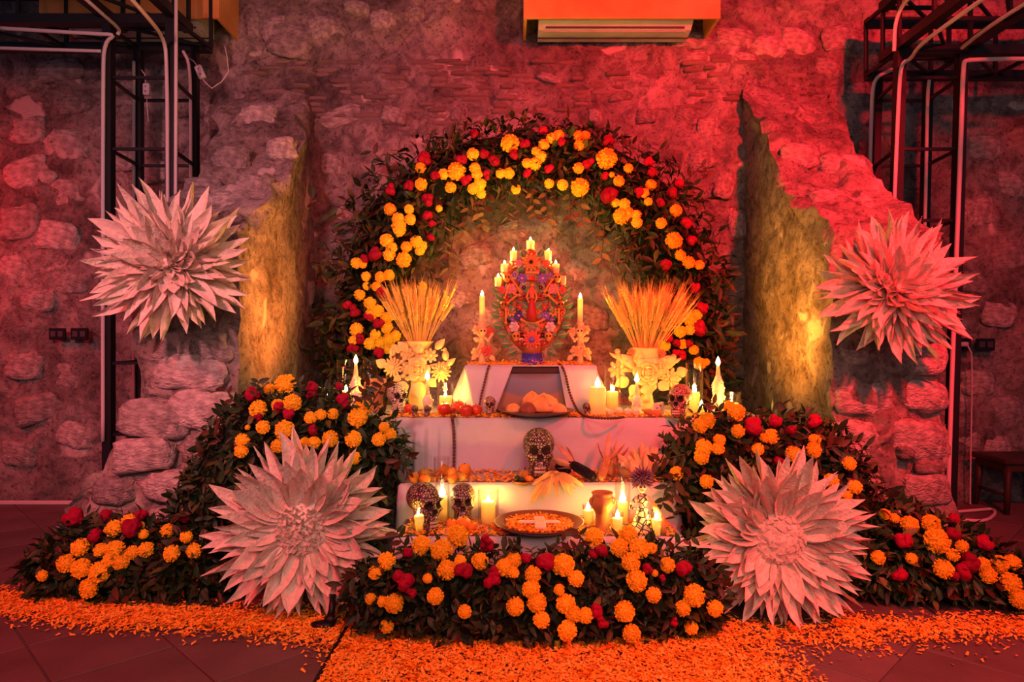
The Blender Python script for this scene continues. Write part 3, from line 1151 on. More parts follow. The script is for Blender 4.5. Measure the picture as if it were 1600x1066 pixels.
def mound_hit(px, py, ells, pad=0.0):
    """first point where the line of sight through px, py meets the mound of ellipsoids"""
    o = Vector((0, 0, CAM_Z))
    d = (at(px, py, 1.0) - o)
    best = None
    for c, r in ells:
        c = Vector(c)
        R = Vector([v + pad for v in r])
        oo = Vector([(o[k] - c[k]) / R[k] for k in range(3)])
        dd = Vector([d[k] / R[k] for k in range(3)])
        A, B, C_ = dd.dot(dd), oo.dot(dd), oo.dot(oo) - 1
        D = B * B - A * C_
        if D < 0:
            continue
        t = (-B - math.sqrt(D)) / A
        if t > 0 and (best is None or t < best[0]):
            p = o + d * t
            n = Vector([(p[k] - c[k]) / R[k] ** 2 for k in range(3)]).normalized()
            best = (t, p, n)
    if best is None:  # beside the mound: at the depth of the nearest ellipsoid
        bb_ = None
        for c, r in ells:
            p = o + d * c[1]
            e = sum(((p[k] - c[k]) / r[k]) ** 2 for k in range(3))
            if bb_ is None or e < bb_[0]:
                bb_ = (e, p, (p - Vector(c)).normalized())
        return bb_[1], (bb_[2] + Vector((0, -.6, 0))).normalized()
    return best[1], best[2]


def add_flowers(root, marigolds, combs, hit, dark=None):
    org = Vector(root.location)
    for f in marigolds:
        px, py, r = f[:3]
        c = f[3] if len(f) > 3 else 'o'
        p, n = hit(px, py)
        R = r * p.y / FOC * 1.08
        nrm = (n * .7 + Vector((random.uniform(-.35, .35), -.9, random.uniform(0, .5)))).normalized()
        if p.z - org.z < R * 1.05:
            p.z = org.z + R * 1.05
        link('marigold', random.choice(POM[c]), root, frame(p - org, nrm, random.uniform(0, 6.28), R))
    for px, py, r in combs:
        p, n = hit(px, py)
        R = r * p.y / FOC * 1.12
        nrm = (n * .6 + Vector((random.uniform(-.4, .4), -.7, random.uniform(.1, .8)))).normalized()
        if p.z - org.z < R * 1.05:
            p.z = org.z + R * 1.05
        link('cockscomb', random.choice(COMB), root, frame(p - org, nrm, random.uniform(0, 6.28), (R * random.uniform(.75, 1.05), R * random.uniform(.75, 1.05), R * 1.05)))


def mound_leaves(ells, n, size, spread=0.03, zmin=0.012, weights=None, face=True):
    out = []
    ar = weights or [r[0] * r[2] for c, r in ells]
    while len(out) < n:
        c, r = random.choices(ells, ar)[0]
        d = rand_dir()
        if face and d.y > 0.25:
            continue
        p = Vector([c[k] + d[k] * r[k] for k in range(3)])
        if p.z < zmin:
            continue
        ok = True
        for c2, r2 in ells:
            if sum(((p[k] - c2[k]) / r2[k]) ** 2 for k in range(3)) < 0.72:
                ok = False
                break
        if not ok:
            continue
        nrm = Vector([d[k] / r[k] for k in range(3)]).normalized()
        p = p + nrm * random.uniform(-spread * 1.5, spread)
        if p.z < zmin + .01:
            p.z = zmin + .01
        m = leaf_matrix(p, nrm, size * random.uniform(.65, 1.3))
        tip = m @ Vector((1, 0, 0))
        if tip.z < zmin:
            continue
        out.append(m)
    return out


def flower_bank(label, loc, ells, marigolds, combs, n_part, n_stuff, size=0.062, group=None, mixw=(7, 1.2, 1.1), sprigs=()):
    root = thing('flower_bank', label, 'flower arrangement', loc, group=group)
    org = Vector(loc)
    core = MB()
    for c, r in ells:
        core.ball(Vector(c) - org, [v * .86 for v in r], 16, 10)
    core.v = [(a, b, max(c_, 0.004)) for a, b, c_ in core.v]
    core.build('foam_core', 'foam_core', root)
    leaf_stuff('foliage', [(m, random.randrange(4), random.choices((0, 1, 2), mixw)[0]) for m in mound_leaves(ells, n_stuff, size, .03)], root, loc)
    for m in mound_leaves(ells, n_part, size * 1.15, .05):
        link('leaf', LEAFM[random.choices(LK, mixw)[0]][random.randrange(4)], root, Matrix.Translation(-org) @ m)
    add_flowers(root, marigolds, combs, lambda x, y: mound_hit(x, y, ells, 0.045))
    for pts, nl, sz in sprigs:
        sprig(root, pts, nl, sz)
    return root


def sprig(root, pts, nl, sz, mats_=('leaf_green', 'leaf_brown'), geo=None):
    org = Vector(root.location)
    P = [Vector(p) for p in pts]
    for _ in range(2):
        Q = [P[0]]
        for a, b in zip(P[:-1], P[1:]):
            Q += [a.lerp(b, .25), a.lerp(b, .75)]
        Q.append(P[-1])
        P = Q
    mb = MB()
    mb.tube([p - org for p in P], [0.004 - .0025 * i / (len(P) - 1) for i in range(len(P))], 5)
    mb.build('twig', 'twig', root)
    for i in range(nl):
        t = (i + .8) / nl * (len(P) - 1)
        k = min(int(t), len(P) - 2)
        p = P[k].lerp(P[k + 1], t - k)
        d = (P[k + 1] - P[k]).normalized()
        side = d.cross(Vector((0, -1, 0))).normalized() * (1 if i % 2 else -1)
        out = (side + d * .6 + Vector((0, -.25, -.1))).normalized()
        y = Vector((random.uniform(-.3, .3), -1, random.uniform(-.3, .3))).cross(out).normalized()
        z = out.cross(y)
        R = Matrix((out, y, z)).transposed().to_4x4()
        s = sz * random.uniform(.75, 1.2)
        me = WILLOW[random.choice(mats_)] if geo == 'willow' else LEAFM[random.choice(mats_)][random.choice((0, 1, 1, 3))]
        link('leaf', me, root, Matrix.Translation(p - org) @ R @ Matrix.Diagonal((s, s, s, 1)))


# ================================================================ FLOWER ARCH
ARCH_Y = 4.42
ARC = [(560, 640, 62), (562, 580, 66), (566, 520, 70), (578, 465, 76), (596, 410, 82), (616, 360, 84), (648, 315, 76), (690, 280, 68), (740, 258, 62), (790, 247, 58), (840, 246, 58), (890, 252, 60), (940, 268, 66),
       (985, 296, 72), (1020, 335, 76), (1044, 385, 80), (1062, 440, 78), (1078, 500, 68), (1088, 560, 60), (1094, 640, 56)]
arch = thing('flower_arch', 'tall leafy arch of marigolds and crimson blooms framing the altar wall', 'flower arch', (at(830, 533, ARCH_Y).x, ARCH_Y, 0))
AORG = Vector(arch.location)
ap = [(at(x, y, ARCH_Y), r * ARCH_Y / FOC) for x, y, r in ARC]


def arch_sample(t):
    k = min(int(t), len(ap) - 2)
    f = t - k
    return ap[k][0].lerp(ap[k + 1][0], f), ap[k][1] * (1 - f) + ap[k + 1][1] * f


mb = MB()
pp = [ap[0][0] * 1.0] + [p for p, r in ap] + [ap[-1][0] * 1.0]
pp[0] = Vector((ap[0][0].x, ARCH_Y, 0.0))
pp[-1] = Vector((ap[-1][0].x, ARCH_Y, 0.0))
rr = [ap[0][1]] + [r for p, r in ap] + [ap[-1][1]]
# squash the garland towards the wall
mb.tube([p - AORG for p in pp], [r * .62 for r in rr], 12)
mb.v = [(x, y * .62, z) for x, y, z in mb.v]
mb.build('foam_core', 'foam_core', arch)


def arch_leaves(n, size, inner_bias=0.0):
    out = []
    while len(out) < n:
        p, r = arch_sample(random.uniform(0, len(ap) - 1.001))
        a = random.uniform(0, 2 * PI)
        rr_ = math.sqrt(random.random()) * 1.0
        ctr = at(830, 440, ARCH_Y)
        q = p + Vector((math.cos(a), 0, math.sin(a))) * r * rr_ * random.uniform(.9, 1.12)
        q.y = ARCH_Y - r * .62 * math.sqrt(max(0.02, 1 - min(1, rr_) ** 2)) + random.uniform(-.03, .02)
        nrm = (q - p + Vector((0, -.06, 0)))
        nrm.normalize()
        out.append((leaf_matrix(q, nrm, size * random.uniform(.6, 1.35), .45), (q - p).normalized()))
    return out


def arch_hit(px, py):
    best = min(((at(px, py, ARCH_Y) - arch_sample(i * .1)[0]).length / arch_sample(i * .1)[1], i * .1) for i in range(int((len(ap) - 1) * 10)))
    p, r = arch_sample(best[1])
    k = min(best[0], .98)
    Y = ARCH_Y - r * .62 * math.sqrt(1 - k * k) - 0.06
    q = at(px, py, Y)
    n = (q - p).normalized()
    return q, (n + Vector((0, -.5, 0))).normalized()


leaf_stuff('foliage', [(m, random.choice((0, 2, 2, 3)), random.choices((0, 1, 2), (5, 2.6, 1.6))[0]) for m, n in arch_leaves(3750, 0.078)], arch, AORG)
for m, n in arch_leaves(52, 0.088):
    link('leaf', LEAFM[random.choices(LK, (5, 2, 2))[0]][random.randrange(4)], arch, Matrix.Translation(-AORG) @ m)

AM = [(713, 268, 13), (693, 272, 8, 'y'), (739, 241, 9, 'y'), (742, 263, 8, 'y'), (745, 272, 8, 'y'), (750, 288, 9, 'y'), (739, 295, 8, 'y'), (752, 303, 7, 'y'), (704, 293, 8, 'y'), (658, 288, 9), (657, 262, 8), (609, 327, 9),
      (622, 342, 9, 'y'), (623, 353, 10, 'y'), (641, 343, 8, 'y'), (639, 327, 7, 'y'), (686, 326, 5, 'y'), (797, 224, 13), (850, 226, 8, 'y'), (862, 216, 8, 'y'), (873, 211, 8, 'y'), (903, 212, 7), (915, 212, 7), (905, 227, 8),
      (838, 237, 7, 'y'), (846, 245, 8, 'y'), (823, 255, 7, 'y'), (836, 256, 9, 'y'), (904, 263, 8), (948, 248, 15), (906, 293, 13), (879, 289, 8, 'y'), (858, 287, 7, 'y'), (806, 296, 7, 'y'), (795, 271, 8), (782, 271, 7, 'y'),
      (967, 283, 8), (982, 263, 7), (956, 273, 4), (1017, 289, 8), (1007, 302, 7, 'y'), (1013, 315, 6, 'y'), (976, 319, 8, 'y'), (962, 317, 6, 'y'), (971, 338, 12), (982, 333, 8), (994, 336, 7, 'y'), (995, 348, 8, 'y'), (1056, 329, 9),
      (1033, 349, 8), (1053, 376, 12), (1063, 399, 8), (604, 376, 10, 'y'), (624, 360, 9, 'y'), (612, 387, 8, 'y'), (608, 398, 9, 'y'), (635, 386, 8), (651, 378, 9, 'y'), (660, 384, 7, 'y'), (656, 392, 7, 'y'), (631, 406, 11),
      (557, 411, 8, 'y'), (567, 413, 6), (572, 432, 7, 'y'), (594, 433, 8), (608, 430, 8), (573, 447, 6, 'y'), (588, 448, 7), (562, 461, 8, 'y'), (578, 474, 9, 'y'), (580, 492, 9, 'y'), (590, 486, 9, 'y'), (604, 497, 9, 'y'),
      (604, 511, 9, 'y'), (557, 515, 10, 'y'), (587, 523, 8, 'y'), (552, 532, 7, 'y'), (578, 537, 9, 'y'), (595, 535, 9, 'y'), (607, 531, 10, 'y'), (618, 525, 8, 'y'), (606, 545, 8, 'y'), (660, 448, 7), (1076, 410, 9), (1093, 414, 7),
      (1078, 498, 10, 'y'), (1089, 492, 8, 'y'), (1063, 518, 9, 'y'), (1078, 515, 8, 'y'), (1059, 497, 9, 'y'), (1038, 540, 9, 'y'), (1067, 538, 7), (1084, 547, 7), (1093, 568, 9), (1104, 566, 5)]
AC = [(663, 250, 12), (720, 250, 9), (756, 243, 9), (771, 254, 10), (681, 276, 8), (611, 297, 9), (639, 291, 8), (669, 314, 10), (668, 338, 9), (675, 351, 7), (729, 282, 8), (760, 274, 7), (741, 211, 8), (820, 226, 8), (803, 242, 8),
      (849, 205, 8), (949, 222, 10), (920, 256, 9), (946, 276, 7), (953, 308, 14), (998, 301, 9), (1016, 270, 9), (1013, 254, 8), (1050, 304, 11), (1031, 319, 9), (1072, 351, 9), (859, 265, 8), (825, 272, 7), (1060, 288, 8), (877, 222, 7),
      (1080, 378, 9), (588, 398, 11), (570, 404, 7), (554, 486, 9), (543, 476, 8), (592, 506, 9), (597, 459, 9), (561, 530, 9), (577, 495, 8), (592, 553, 9), (552, 545, 9), (673, 373, 7), (1039, 414, 10), (1095, 513, 12), (1097, 482, 10),
      (1086, 450, 9), (1043, 530, 9), (1057, 538, 8), (1064, 556, 8), (1057, 552, 7), (1077, 537, 7)]
add_flowers(arch, AM, AC, arch_hit)
ASP = [([at(640, 270, 4.34), at(610, 262, 4.33), at(580, 236, 4.36)], 7, .070), ([at(630, 280, 4.34), at(600, 275, 4.33), at(578, 268, 4.36)], 5, .072), ([at(590, 345, 4.35), at(545, 330, 4.34), at(488, 310, 4.38)], 8, .085),
       ([at(580, 360, 4.35), at(540, 350, 4.34), at(515, 335, 4.38)], 5, .08), ([at(680, 250, 4.36), at(676, 225, 4.36), at(672, 218, 4.36)], 4, .075), ([at(810, 215, 4.36), at(820, 195, 4.36), at(840, 182, 4.36)], 6, .07),
       ([at(1060, 300, 4.34), at(1080, 275, 4.34), at(1100, 255, 4.36), at(1106, 272, 4.34)], 8, .062), ([at(1100, 390, 4.34), at(1122, 408, 4.34), at(1142, 425, 4.36), at(1138, 450, 4.32)], 8, .075),
       ([at(1110, 455, 4.34), at(1128, 470, 4.34), at(1140, 490, 4.34), at(1154, 525, 4.34)], 10, .07), ([at(770, 230, 4.36), at(776, 205, 4.36), at(782, 192, 4.36)], 5, .05), ([at(1075, 330, 4.34), at(1085, 300, 4.34), at(1082, 285, 4.34)], 5, .07),
       ([at(540, 400, 4.35), at(522, 405, 4.34), at(508, 420, 4.34)], 6, .075), ([at(530, 470, 4.35), at(516, 490, 4.34), at(512, 520, 4.34)], 7, .08), ([at(525, 540, 4.35), at(514, 555, 4.34), at(516, 580, 4.34)], 5, .08),
       ([at(1120, 500, 4.34), at(1136, 540, 4.34), at(1140, 570, 4.34)], 6, .07), ([at(940, 235, 4.36), at(936, 215, 4.36), at(930, 205, 4.36)], 5, .045), ([at(1030, 280, 4.34), at(1040, 262, 4.34), at(1055, 252, 4.34)], 5, .06)]
for pts, nl, sz in ASP:
    sprig(arch, pts, nl, sz)
for x, y, dx, dy in [(760, 315, -6, 40), (735, 330, -14, 42), (712, 360, -10, 46), (700, 400, 2, 42), (790, 310, 4, 32), (830, 308, 6, 30), (868, 308, -4, 48), (905, 312, 6, 40), (925, 335, 8, 50), (945, 365, -6, 44), (962, 395, -8, 40),
                     (745, 318, 8, 36), (890, 310, 2, 30), (815, 305, -6, 52), (852, 306, 4, 38), (1000, 372, -24, 40), (975, 372, -14, 44), (695, 345, -2, 46)]:
    sprig(arch, [at(x, y - 14, 4.32), at(x + dx * .5, y + dy * .4, 4.28), at(x + dx, y + dy, 4.27)], 7, .062, ('leaf_olive', 'leaf_brown', 'leaf_olive'), 'willow' if random.random() < .5 else None)

# ================================================================ FLOWER BANKS
def E(px, py, Y, rx, ry, rz):
    """ellipsoid seen at px,py with half-width rx, half-height rz in pixels and depth ry in metres"""
    c = at(px, py, Y)
    k = Y / FOC
    return (c[:], (rx * k, ry, rz * k))


BANKS = []
EL1 = [E(470, 690, 3.22, 120, .24, 82), E(400, 690, 3.20, 66, .20, 66), E(570, 705, 3.18, 62, .16, 62), E(355, 760, 3.16, 56, .20, 80), E(330, 800, 3.12, 44, .18, 74), E(540, 780, 3.14, 70, .16, 90), E(450, 800, 3.15, 130, .2, 110)]
M1 = [(446, 600, 15), (421, 608, 8), (403, 639, 13), (457, 630, 13), (434, 633, 9), (411, 668, 10), (445, 672, 14), (387, 668, 4), (379, 688, 10), (377, 705, 10), (434, 697, 10), (485, 653, 9), (501, 648, 8), (520, 647, 8), (476, 691, 7),
      (491, 692, 9), (516, 686, 12), (552, 686, 12), (559, 653, 14), (566, 638, 13), (592, 687, 10), (610, 679, 9), (600, 668, 8), (554, 716, 9)]
C1 = [(394, 619, 12), (488, 606, 9), (486, 618, 7), (529, 606, 8), (536, 625, 11), (542, 634, 8), (452, 647, 10), (436, 637, 9), (491, 672, 10), (404, 653, 7)]
SP1 = [([at(600, 690, 3.02), at(625, 705, 3.0), at(640, 715, 3.0)], 6, .055), ([at(380, 640, 3.02), at(362, 625, 3.0), at(350, 600, 3.05)], 6, .05), ([at(575, 640, 3.0), at(590, 615, 3.0), at(600, 598, 3.05)], 7, .05),
       ([at(400, 620, 3.0), at(402, 605, 3.0), at(404, 596, 3.02)], 5, .045), ([at(470, 620, 3.0), at(470, 604, 3.0), at(466, 594, 3.02)], 5, .045), ([at(345, 690, 3.0), at(330, 676, 3.0), at(325, 665, 3.02)], 5, .05),
       ([at(600, 720, 3.0), at(615, 735, 3.0), at(636, 732, 3.0)], 6, .06), ([at(565, 630, 3.0), at(568, 612, 2.98), at(580, 598, 2.98)], 6, .05)]
flower_bank('leafy bank of orange marigolds standing below the glass cylinders and figure candle', (at(470, 690, 3.2).x, 3.2, 0), EL1, M1, C1, 210, 2600, .056, sprigs=SP1)

EL2 = [E(215, 885, 3.08, 120, .22, 66), E(120, 890, 3.06, 62, .18, 52), E(320, 890, 3.02, 74, .18, 74), E(160, 850, 3.14, 60, .14, 40)]
M2 = [(103, 881, 13), (126, 889, 14), (155, 894, 15), (139, 919, 14), (125, 856, 13), (180, 860, 14), (157, 860, 10), (189, 879, 11), (170, 876, 9), (206, 864, 10), (228, 859, 11), (268, 865, 12), (303, 861, 11), (177, 826, 12), (201, 814, 10),
      (218, 822, 7), (262, 829, 10), (291, 839, 9), (66, 900, 8), (224, 835, 7)]
C2 = [(117, 810, 16), (150, 838, 11), (206, 828, 16), (221, 807, 10), (166, 807, 10), (289, 812, 10)]
flower_bank('low dark bank of orange marigolds at the foot of the pale rubble stub', (at(215, 885, 3.05).x, 3.05, 0), EL2, M2, C2, 190, 2100, .056, mixw=(6, .7, 2.2))

EL3 = [E(835, 930, 2.60, 150, .13, 62), E(680, 925, 2.60, 120, .12, 66), E(990, 925, 2.60, 120, .12, 70), E(590, 935, 2.60, 44, .10, 50), E(1080, 930, 2.60, 44, .10, 54), E(835, 965, 2.57, 250, .13, 42)]
M3 = [(659, 852, 14), (690, 860, 16), (715, 838, 16), (604, 877, 13), (586, 895, 10), (698, 891, 14), (616, 943, 14), (604, 979, 10), (680, 932, 12), (726, 956, 10), (750, 877, 12), (789, 887, 13), (802, 875, 12), (803, 895, 8), (805, 948, 13),
      (579, 936, 8), (597, 940, 8), (668, 904, 7), (719, 877, 9), (833, 898, 12), (830, 921, 13), (839, 942, 14), (846, 969, 12), (928, 840, 14), (981, 837, 14), (968, 856, 13), (999, 857, 15), (1018, 857, 8), (986, 879, 14), (880, 883, 16),
      (900, 904, 12), (1043, 883, 11), (995, 908, 15), (1023, 896, 5), (1021, 930, 11), (874, 922, 8), (884, 944, 14), (896, 960, 12), (915, 962, 11), (886, 986, 14), (976, 956, 15), (987, 990, 13), (1085, 931, 16), (1067, 951, 11), (1117, 951, 12),
      (1080, 981, 10)]
C3 = [(631, 906, 17), (642, 926, 9), (723, 893, 14), (761, 855, 12), (760, 844, 9), (767, 908, 13), (775, 894, 10), (638, 863, 9), (822, 873, 9), (852, 879, 14), (939, 863, 13), (928, 867, 8), (1012, 889, 10), (1068, 891, 14), (930, 956, 11),
      (940, 973, 10), (1035, 903, 6), (1053, 971, 7)]
SP3 = [([at(600, 880, 2.5), at(575, 893, 2.5), at(548, 905, 2.5)], 8, .045), ([at(1090, 880, 2.5), at(1115, 888, 2.5), at(1134, 900, 2.5)], 8, .045), ([at(640, 860, 2.52), at(626, 845, 2.52), at(620, 832, 2.52)], 6, .042),
       ([at(860, 870, 2.52), at(862, 855, 2.5), at(880, 846, 2.5)], 7, .04), ([at(1050, 860, 2.52), at(1065, 845, 2.5), at(1082, 838, 2.5)], 7, .042), ([at(900, 860, 2.5), at(908, 842, 2.5), at(905, 832, 2.5)], 5, .05),
       ([at(790, 870, 2.5), at(800, 856, 2.5), at(806, 850, 2.5)], 5, .036), ([at(1100, 905, 2.5), at(1122, 915, 2.5), at(1138, 918, 2.48)], 7, .045)]
flower_bank('long front bank of orange marigolds on the petal path below the clay dish', (at(835, 930, 2.6).x, 2.6, 0), EL3, M3, C3, 230, 3000, .046, sprigs=SP3, mixw=(7, .9, 1.0))

EL4 = [E(1200, 715, 3.22, 120, .22, 70), E(1120, 720, 3.18, 84, .2, 74), E(1280, 735, 3.20, 64, .18, 66), E(1150, 800, 3.15, 110, .2, 110), E(1300, 800, 3.12, 70, .2, 90), E(1070, 745, 3.12, 34, .12, 56)]
M4 = [(1105, 657, 12), (1094, 665, 11), (1150, 644, 13), (1139, 635, 9), (1153, 674, 10), (1100, 699, 12), (1096, 714, 11), (1124, 688, 9), (1122, 701, 9), (1057, 740, 10), (1104, 753, 10), (1184, 702, 9), (1205, 682, 11), (1196, 684, 8), (1240, 710, 12),
      (1273, 688, 9), (1271, 704, 11), (1327, 725, 10), (1299, 751, 10), (1336, 761, 10), (1323, 775, 8)]
C4 = [(1177, 668, 14), (1211, 658, 10), (1237, 674, 9), (1270, 660, 13), (1217, 723, 9)]
SP4 = [([at(1090, 675, 3.0), at(1070, 680, 3.0), at(1052, 690, 3.0)], 7, .05), ([at(1070, 710, 3.0), at(1045, 716, 3.0), at(1022, 722, 3.0)], 8, .055), ([at(1060, 740, 2.98), at(1040, 760, 2.96), at(1035, 790, 2.95)], 8, .062),
       ([at(1130, 650, 3.0), at(1120, 636, 3.0), at(1112, 630, 3.02)], 5, .045), ([at(1290, 700, 3.0), at(1312, 695, 3.0), at(1322, 715, 3.0)], 6, .06), ([at(1070, 735, 2.98), at(1055, 755, 2.95), at(1050, 775, 2.95)], 6, .06)]
flower_bank('leafy bank of marigolds and crimson blooms below the far figure candle and red-lit stub', (at(1190, 715, 3.2).x, 3.2, 0), EL4, M4, C4, 210, 2500, .056, sprigs=SP4, mixw=(5, 1.5, 2.4))

EL5 = [E(1440, 880, 2.98, 110, .2, 66), E(1390, 860, 3.04, 70, .18, 70), E(1530, 910, 2.95, 74, .18, 44), E(1600, 920, 2.93, 50, .16, 40), E(1350, 880, 3.0, 60, .16, 66)]
M5 = [(1383, 804, 8), (1398, 810, 7), (1421, 820, 13), (1454, 818, 13), (1464, 846, 18), (1503, 854, 9), (1489, 867, 9), (1474, 889, 14), (1536, 882, 10), (1544, 899, 12), (1561, 882, 13), (1582, 879, 11), (1579, 911, 14), (1593, 936, 14), (1372, 871, 10), (1424, 873, 8)]
C5 = [(1410, 844, 13), (1405, 901, 12), (1489, 812, 9), (1488, 835, 11), (1536, 850, 13), (1512, 880, 16), (1506, 893, 12), (1491, 901, 8)]
flower_bank('low bank of marigolds and crimson blooms on the dark red floor near the stool', (at(1450, 880, 2.98).x, 2.98, 0), EL5, M5, C5, 190, 2100, .056, mixw=(6, .6, 2.4))

# ================================================================ GIANT PAPER FLOWERS
def petal_mesh(seed, w, fold, curl, twist, crump):
    r_ = random.Random(seed)
    n = 6
    V, F = [], []
    ph = r_.uniform(0, 6)
    for i in range(n + 1):
        t = i / n
        hw = w * .5 * (t + .10) ** .45 * (1 - t) ** .80 * 1.95 if i < n else 0.003
        cy = 0.05 * math.sin(ph + t * 3) * t
        tw = twist * t * t
        for j, s in enumerate((-1, -.5, 0, .5, 1)):
            y = hw * s
            z = abs(s) * hw * fold - (.35 * hw if s == 0 else 0) + r_.uniform(-1, 1) * crump * (1 - abs(t - .5))
            yy, zz = y * math.cos(tw) - z * math.sin(tw), y * math.sin(tw) + z * math.cos(tw)
            V.append((t, yy + cy, zz + curl * t ** 2.2 - .06 * math.sin(PI * t)))
    for i in range(n):
        for j in range(4):
            a = i * 5 + j
            F.append((a, a + 5, a + 6, a + 1))
    return np_mesh('petal', V, F, 'paper')


PET = [petal_mesh(s, random.uniform(.24, .31), random.uniform(.3, .9), random.uniform(-.10, .26), random.uniform(-1.7, 1.7), .016) for s in range(14)]
PETW = [petal_mesh(50 + s, random.uniform(.40, .5), random.uniform(.35, .6), random.uniform(.05, .25), random.uniform(-.4, .4), .014) for s in range(6)]


def scrap_mesh(seed):
    r_ = random.Random(seed)
    V = [(-.5 + r_.uniform(-.1, .1), -.5, 0), (.5, -.5 + r_.uniform(-.1, .1), .12), (.5 + r_.uniform(-.1, .1), .5, .25), (-.5, .5 + r_.uniform(-.1, .1), .1), (0, 0, .35), (.5, 0, .06), (-.5, 0, .02),
         (-.4, -.4, -.7), (.4, -.4, -.7), (.4, .4, -.7), (-.4, .4, -.7)]
    F = [(0, 1, 4), (1, 5, 4), (5, 2, 4), (2, 3, 4), (3, 6, 4), (6, 0, 4), (0, 8, 1), (0, 7, 8), (1, 9, 2), (1, 8, 9), (2, 10, 3), (2, 9, 10), (3, 7, 0), (3, 10, 7)]
    return np_mesh('paper_bit', V, np.array(F), 'paper', smooth=False)


def bud_mesh(seed):
    """a small folded tuft: two crossed leaves of paper"""
    r_ = random.Random(seed)
    V = [(-.5, -.12, -.6), (.5, .1, -.6), (.42, .2, .35), (0, -.1, .55), (-.42, .22, .3), (0, .3, -.2), (-.1, -.5, -.6), (.12, .5, -.6), (.3, .42, .3), (.1, 0, .6), (.2, -.42, .25), (-.3, 0, -.2)]
    V = [(a + r_.uniform(-.1, .1), b + r_.uniform(-.1, .1), c + r_.uniform(-.1, .1)) for a, b, c in V]
    F = [(0, 1, 2), (0, 2, 3), (0, 3, 4), (0, 4, 5), (1, 2, 5), (0, 5, 1), (2, 4, 5), (6, 7, 8), (6, 8, 9), (6, 9, 10), (6, 10, 11), (7, 8, 11), (6, 11, 7), (8, 10, 11)]
    return np_mesh('paper_bit', V, np.array(F), 'paper', smooth=False)


SCRAP = [scrap_mesh(s) for s in range(5)]
BUD = [bud_mesh(s) for s in range(5)]


def paper_flower(label, c, R, normal, rings, centre, stand=None, rand=0.1, deep=0.0):
    base = Vector((c[0], c[1], 0)) if stand else Vector(c)
    root = thing('paper_flower', label, 'paper flower', base)
    Fm = frame(Vector(c) - base, normal)
    for cnt, r0, L, phi, z0, wide in rings:
        off = random.uniform(0, 6)
        for i in range(cnt):
            th = off + 2 * PI * (i + random.uniform(-.22, .22)) / cnt
            l = L * R * random.uniform(1 - rand * 2.4, 1 + rand)
            ph = math.radians(phi + random.uniform(-9, 10))
            me = random.choice(PETW if wide else PET)
            m = Fm @ Matrix.Rotation(th, 4, 'Z') @ Matrix.Translation((r0 * R, 0, z0 * R)) @ Matrix.Rotation(-ph, 4, 'Y') @ Matrix.Rotation(random.uniform(-.8, .8), 4, 'X') @ \
                Matrix.Diagonal((l, l * random.uniform(.8, 1.15), l * random.choice((1, 1, .8)), 1))
            # keep the lowest tips off the floor
            tip = base + (m @ Vector((1, 0, .1)))
            if tip.z < 0.012:
                k = max(.35, 1 - (0.014 - tip.z) / max(l, .01) * 1.25)
                m = m @ Matrix.Diagonal((k, 1, 1, 1))
            link('petal', me, root, m)
    kind, cr, n, size, hz = centre
    ga = PI * (3 - math.sqrt(5))
    for i in range(n):
        rr_ = cr * R * math.sqrt((i + .5) / n)
        a = i * ga
        dome = hz * R * (1 - .5 * (rr_ / (cr * R)) ** 2)
        p = Vector((rr_ * math.cos(a), rr_ * math.sin(a), dome + random.uniform(-.01, .01)))
        nl = Vector((p.x * 1.4, p.y * 1.4, cr * R * 1.3)).normalized()
        q = nl.to_track_quat('Z', 'Y').to_matrix().to_4x4()
        s = size * R * random.uniform(.8, 1.2)
        if kind == 'rosette':
            m = Fm @ Matrix.Translation(p) @ Matrix.Rotation(a, 4, 'Z') @ Matrix.Rotation(-math.radians(78 - 45 * rr_ / (cr * R)), 4, 'Y') @ Matrix.Diagonal((s * 2.2, s * 2.4, s * 2, 1))
            link('centre_petal', random.choice(PETW), root, m)
        else:
            m = Fm @ Matrix.Translation(p) @ q @ Matrix.Rotation(random.uniform(0, 6.28), 4, 'Z') @ Matrix.Diagonal((s, s, s, 1))
            link('paper_bit', random.choice(BUD if kind == 'bud' else SCRAP), root, m)
    mb = MB()
    mb.lathe([(0.0, -.05 * R), (.34 * R, -.04 * R), (.36 * R, .0), (.22 * R, .10 * R), (0.0, .16 * R)], 20)
    link('backing', mb.mesh('backing', 'paper'), root, Fm)
    return root, Fm


RINGS_UP = [(30, .18, .84, 2, 0, 0), (30, .16, .82, 10, .03, 0), (28, .14, .74, 18, .06, 0), (26, .13, .62, 26, .09, 0), (22, .12, .48, 36, .11, 1), (14, .10, .34, 48, .13, 1), (9, .05, .24, 62, .15, 1)]
RINGS_LO = [(30, .28, .74, 3, 0, 0), (30, .28, .72, 11, .02, 0), (28, .27, .66, 18, .03, 0), (24, .27, .54, 25, .04, 1), (20, .27, .38, 34, .04, 1)]
paper_flower('grey-pink giant paper dahlia on the stub wall beside the tower with sockets', at(268, 412, 3.22), .385, (.10, -1, .10), RINGS_UP, ('rosette', .13, 22, .065, .16))
paper_flower('red-lit giant paper dahlia on the stub wall beside the leaning tower', at(1397, 452, 3.24), .362, (-.10, -1, .16), RINGS_UP, ('rosette', .13, 22, .065, .16))
pfl, FmL = paper_flower('pale giant paper flower with a tufted round centre standing on a black foot', at(474, 826, 2.77), .388, (.04, -1, .10), RINGS_LO, ('bud', .26, 78, .070, .14), stand=True)
pfr, FmR = paper_flower('salmon giant paper flower with a centre of cut squares on the floor', at(1216, 842, 2.71), .368, (-.03, -1, .12), RINGS_LO, ('scrap', .26, 62, .078, .13), stand=True)
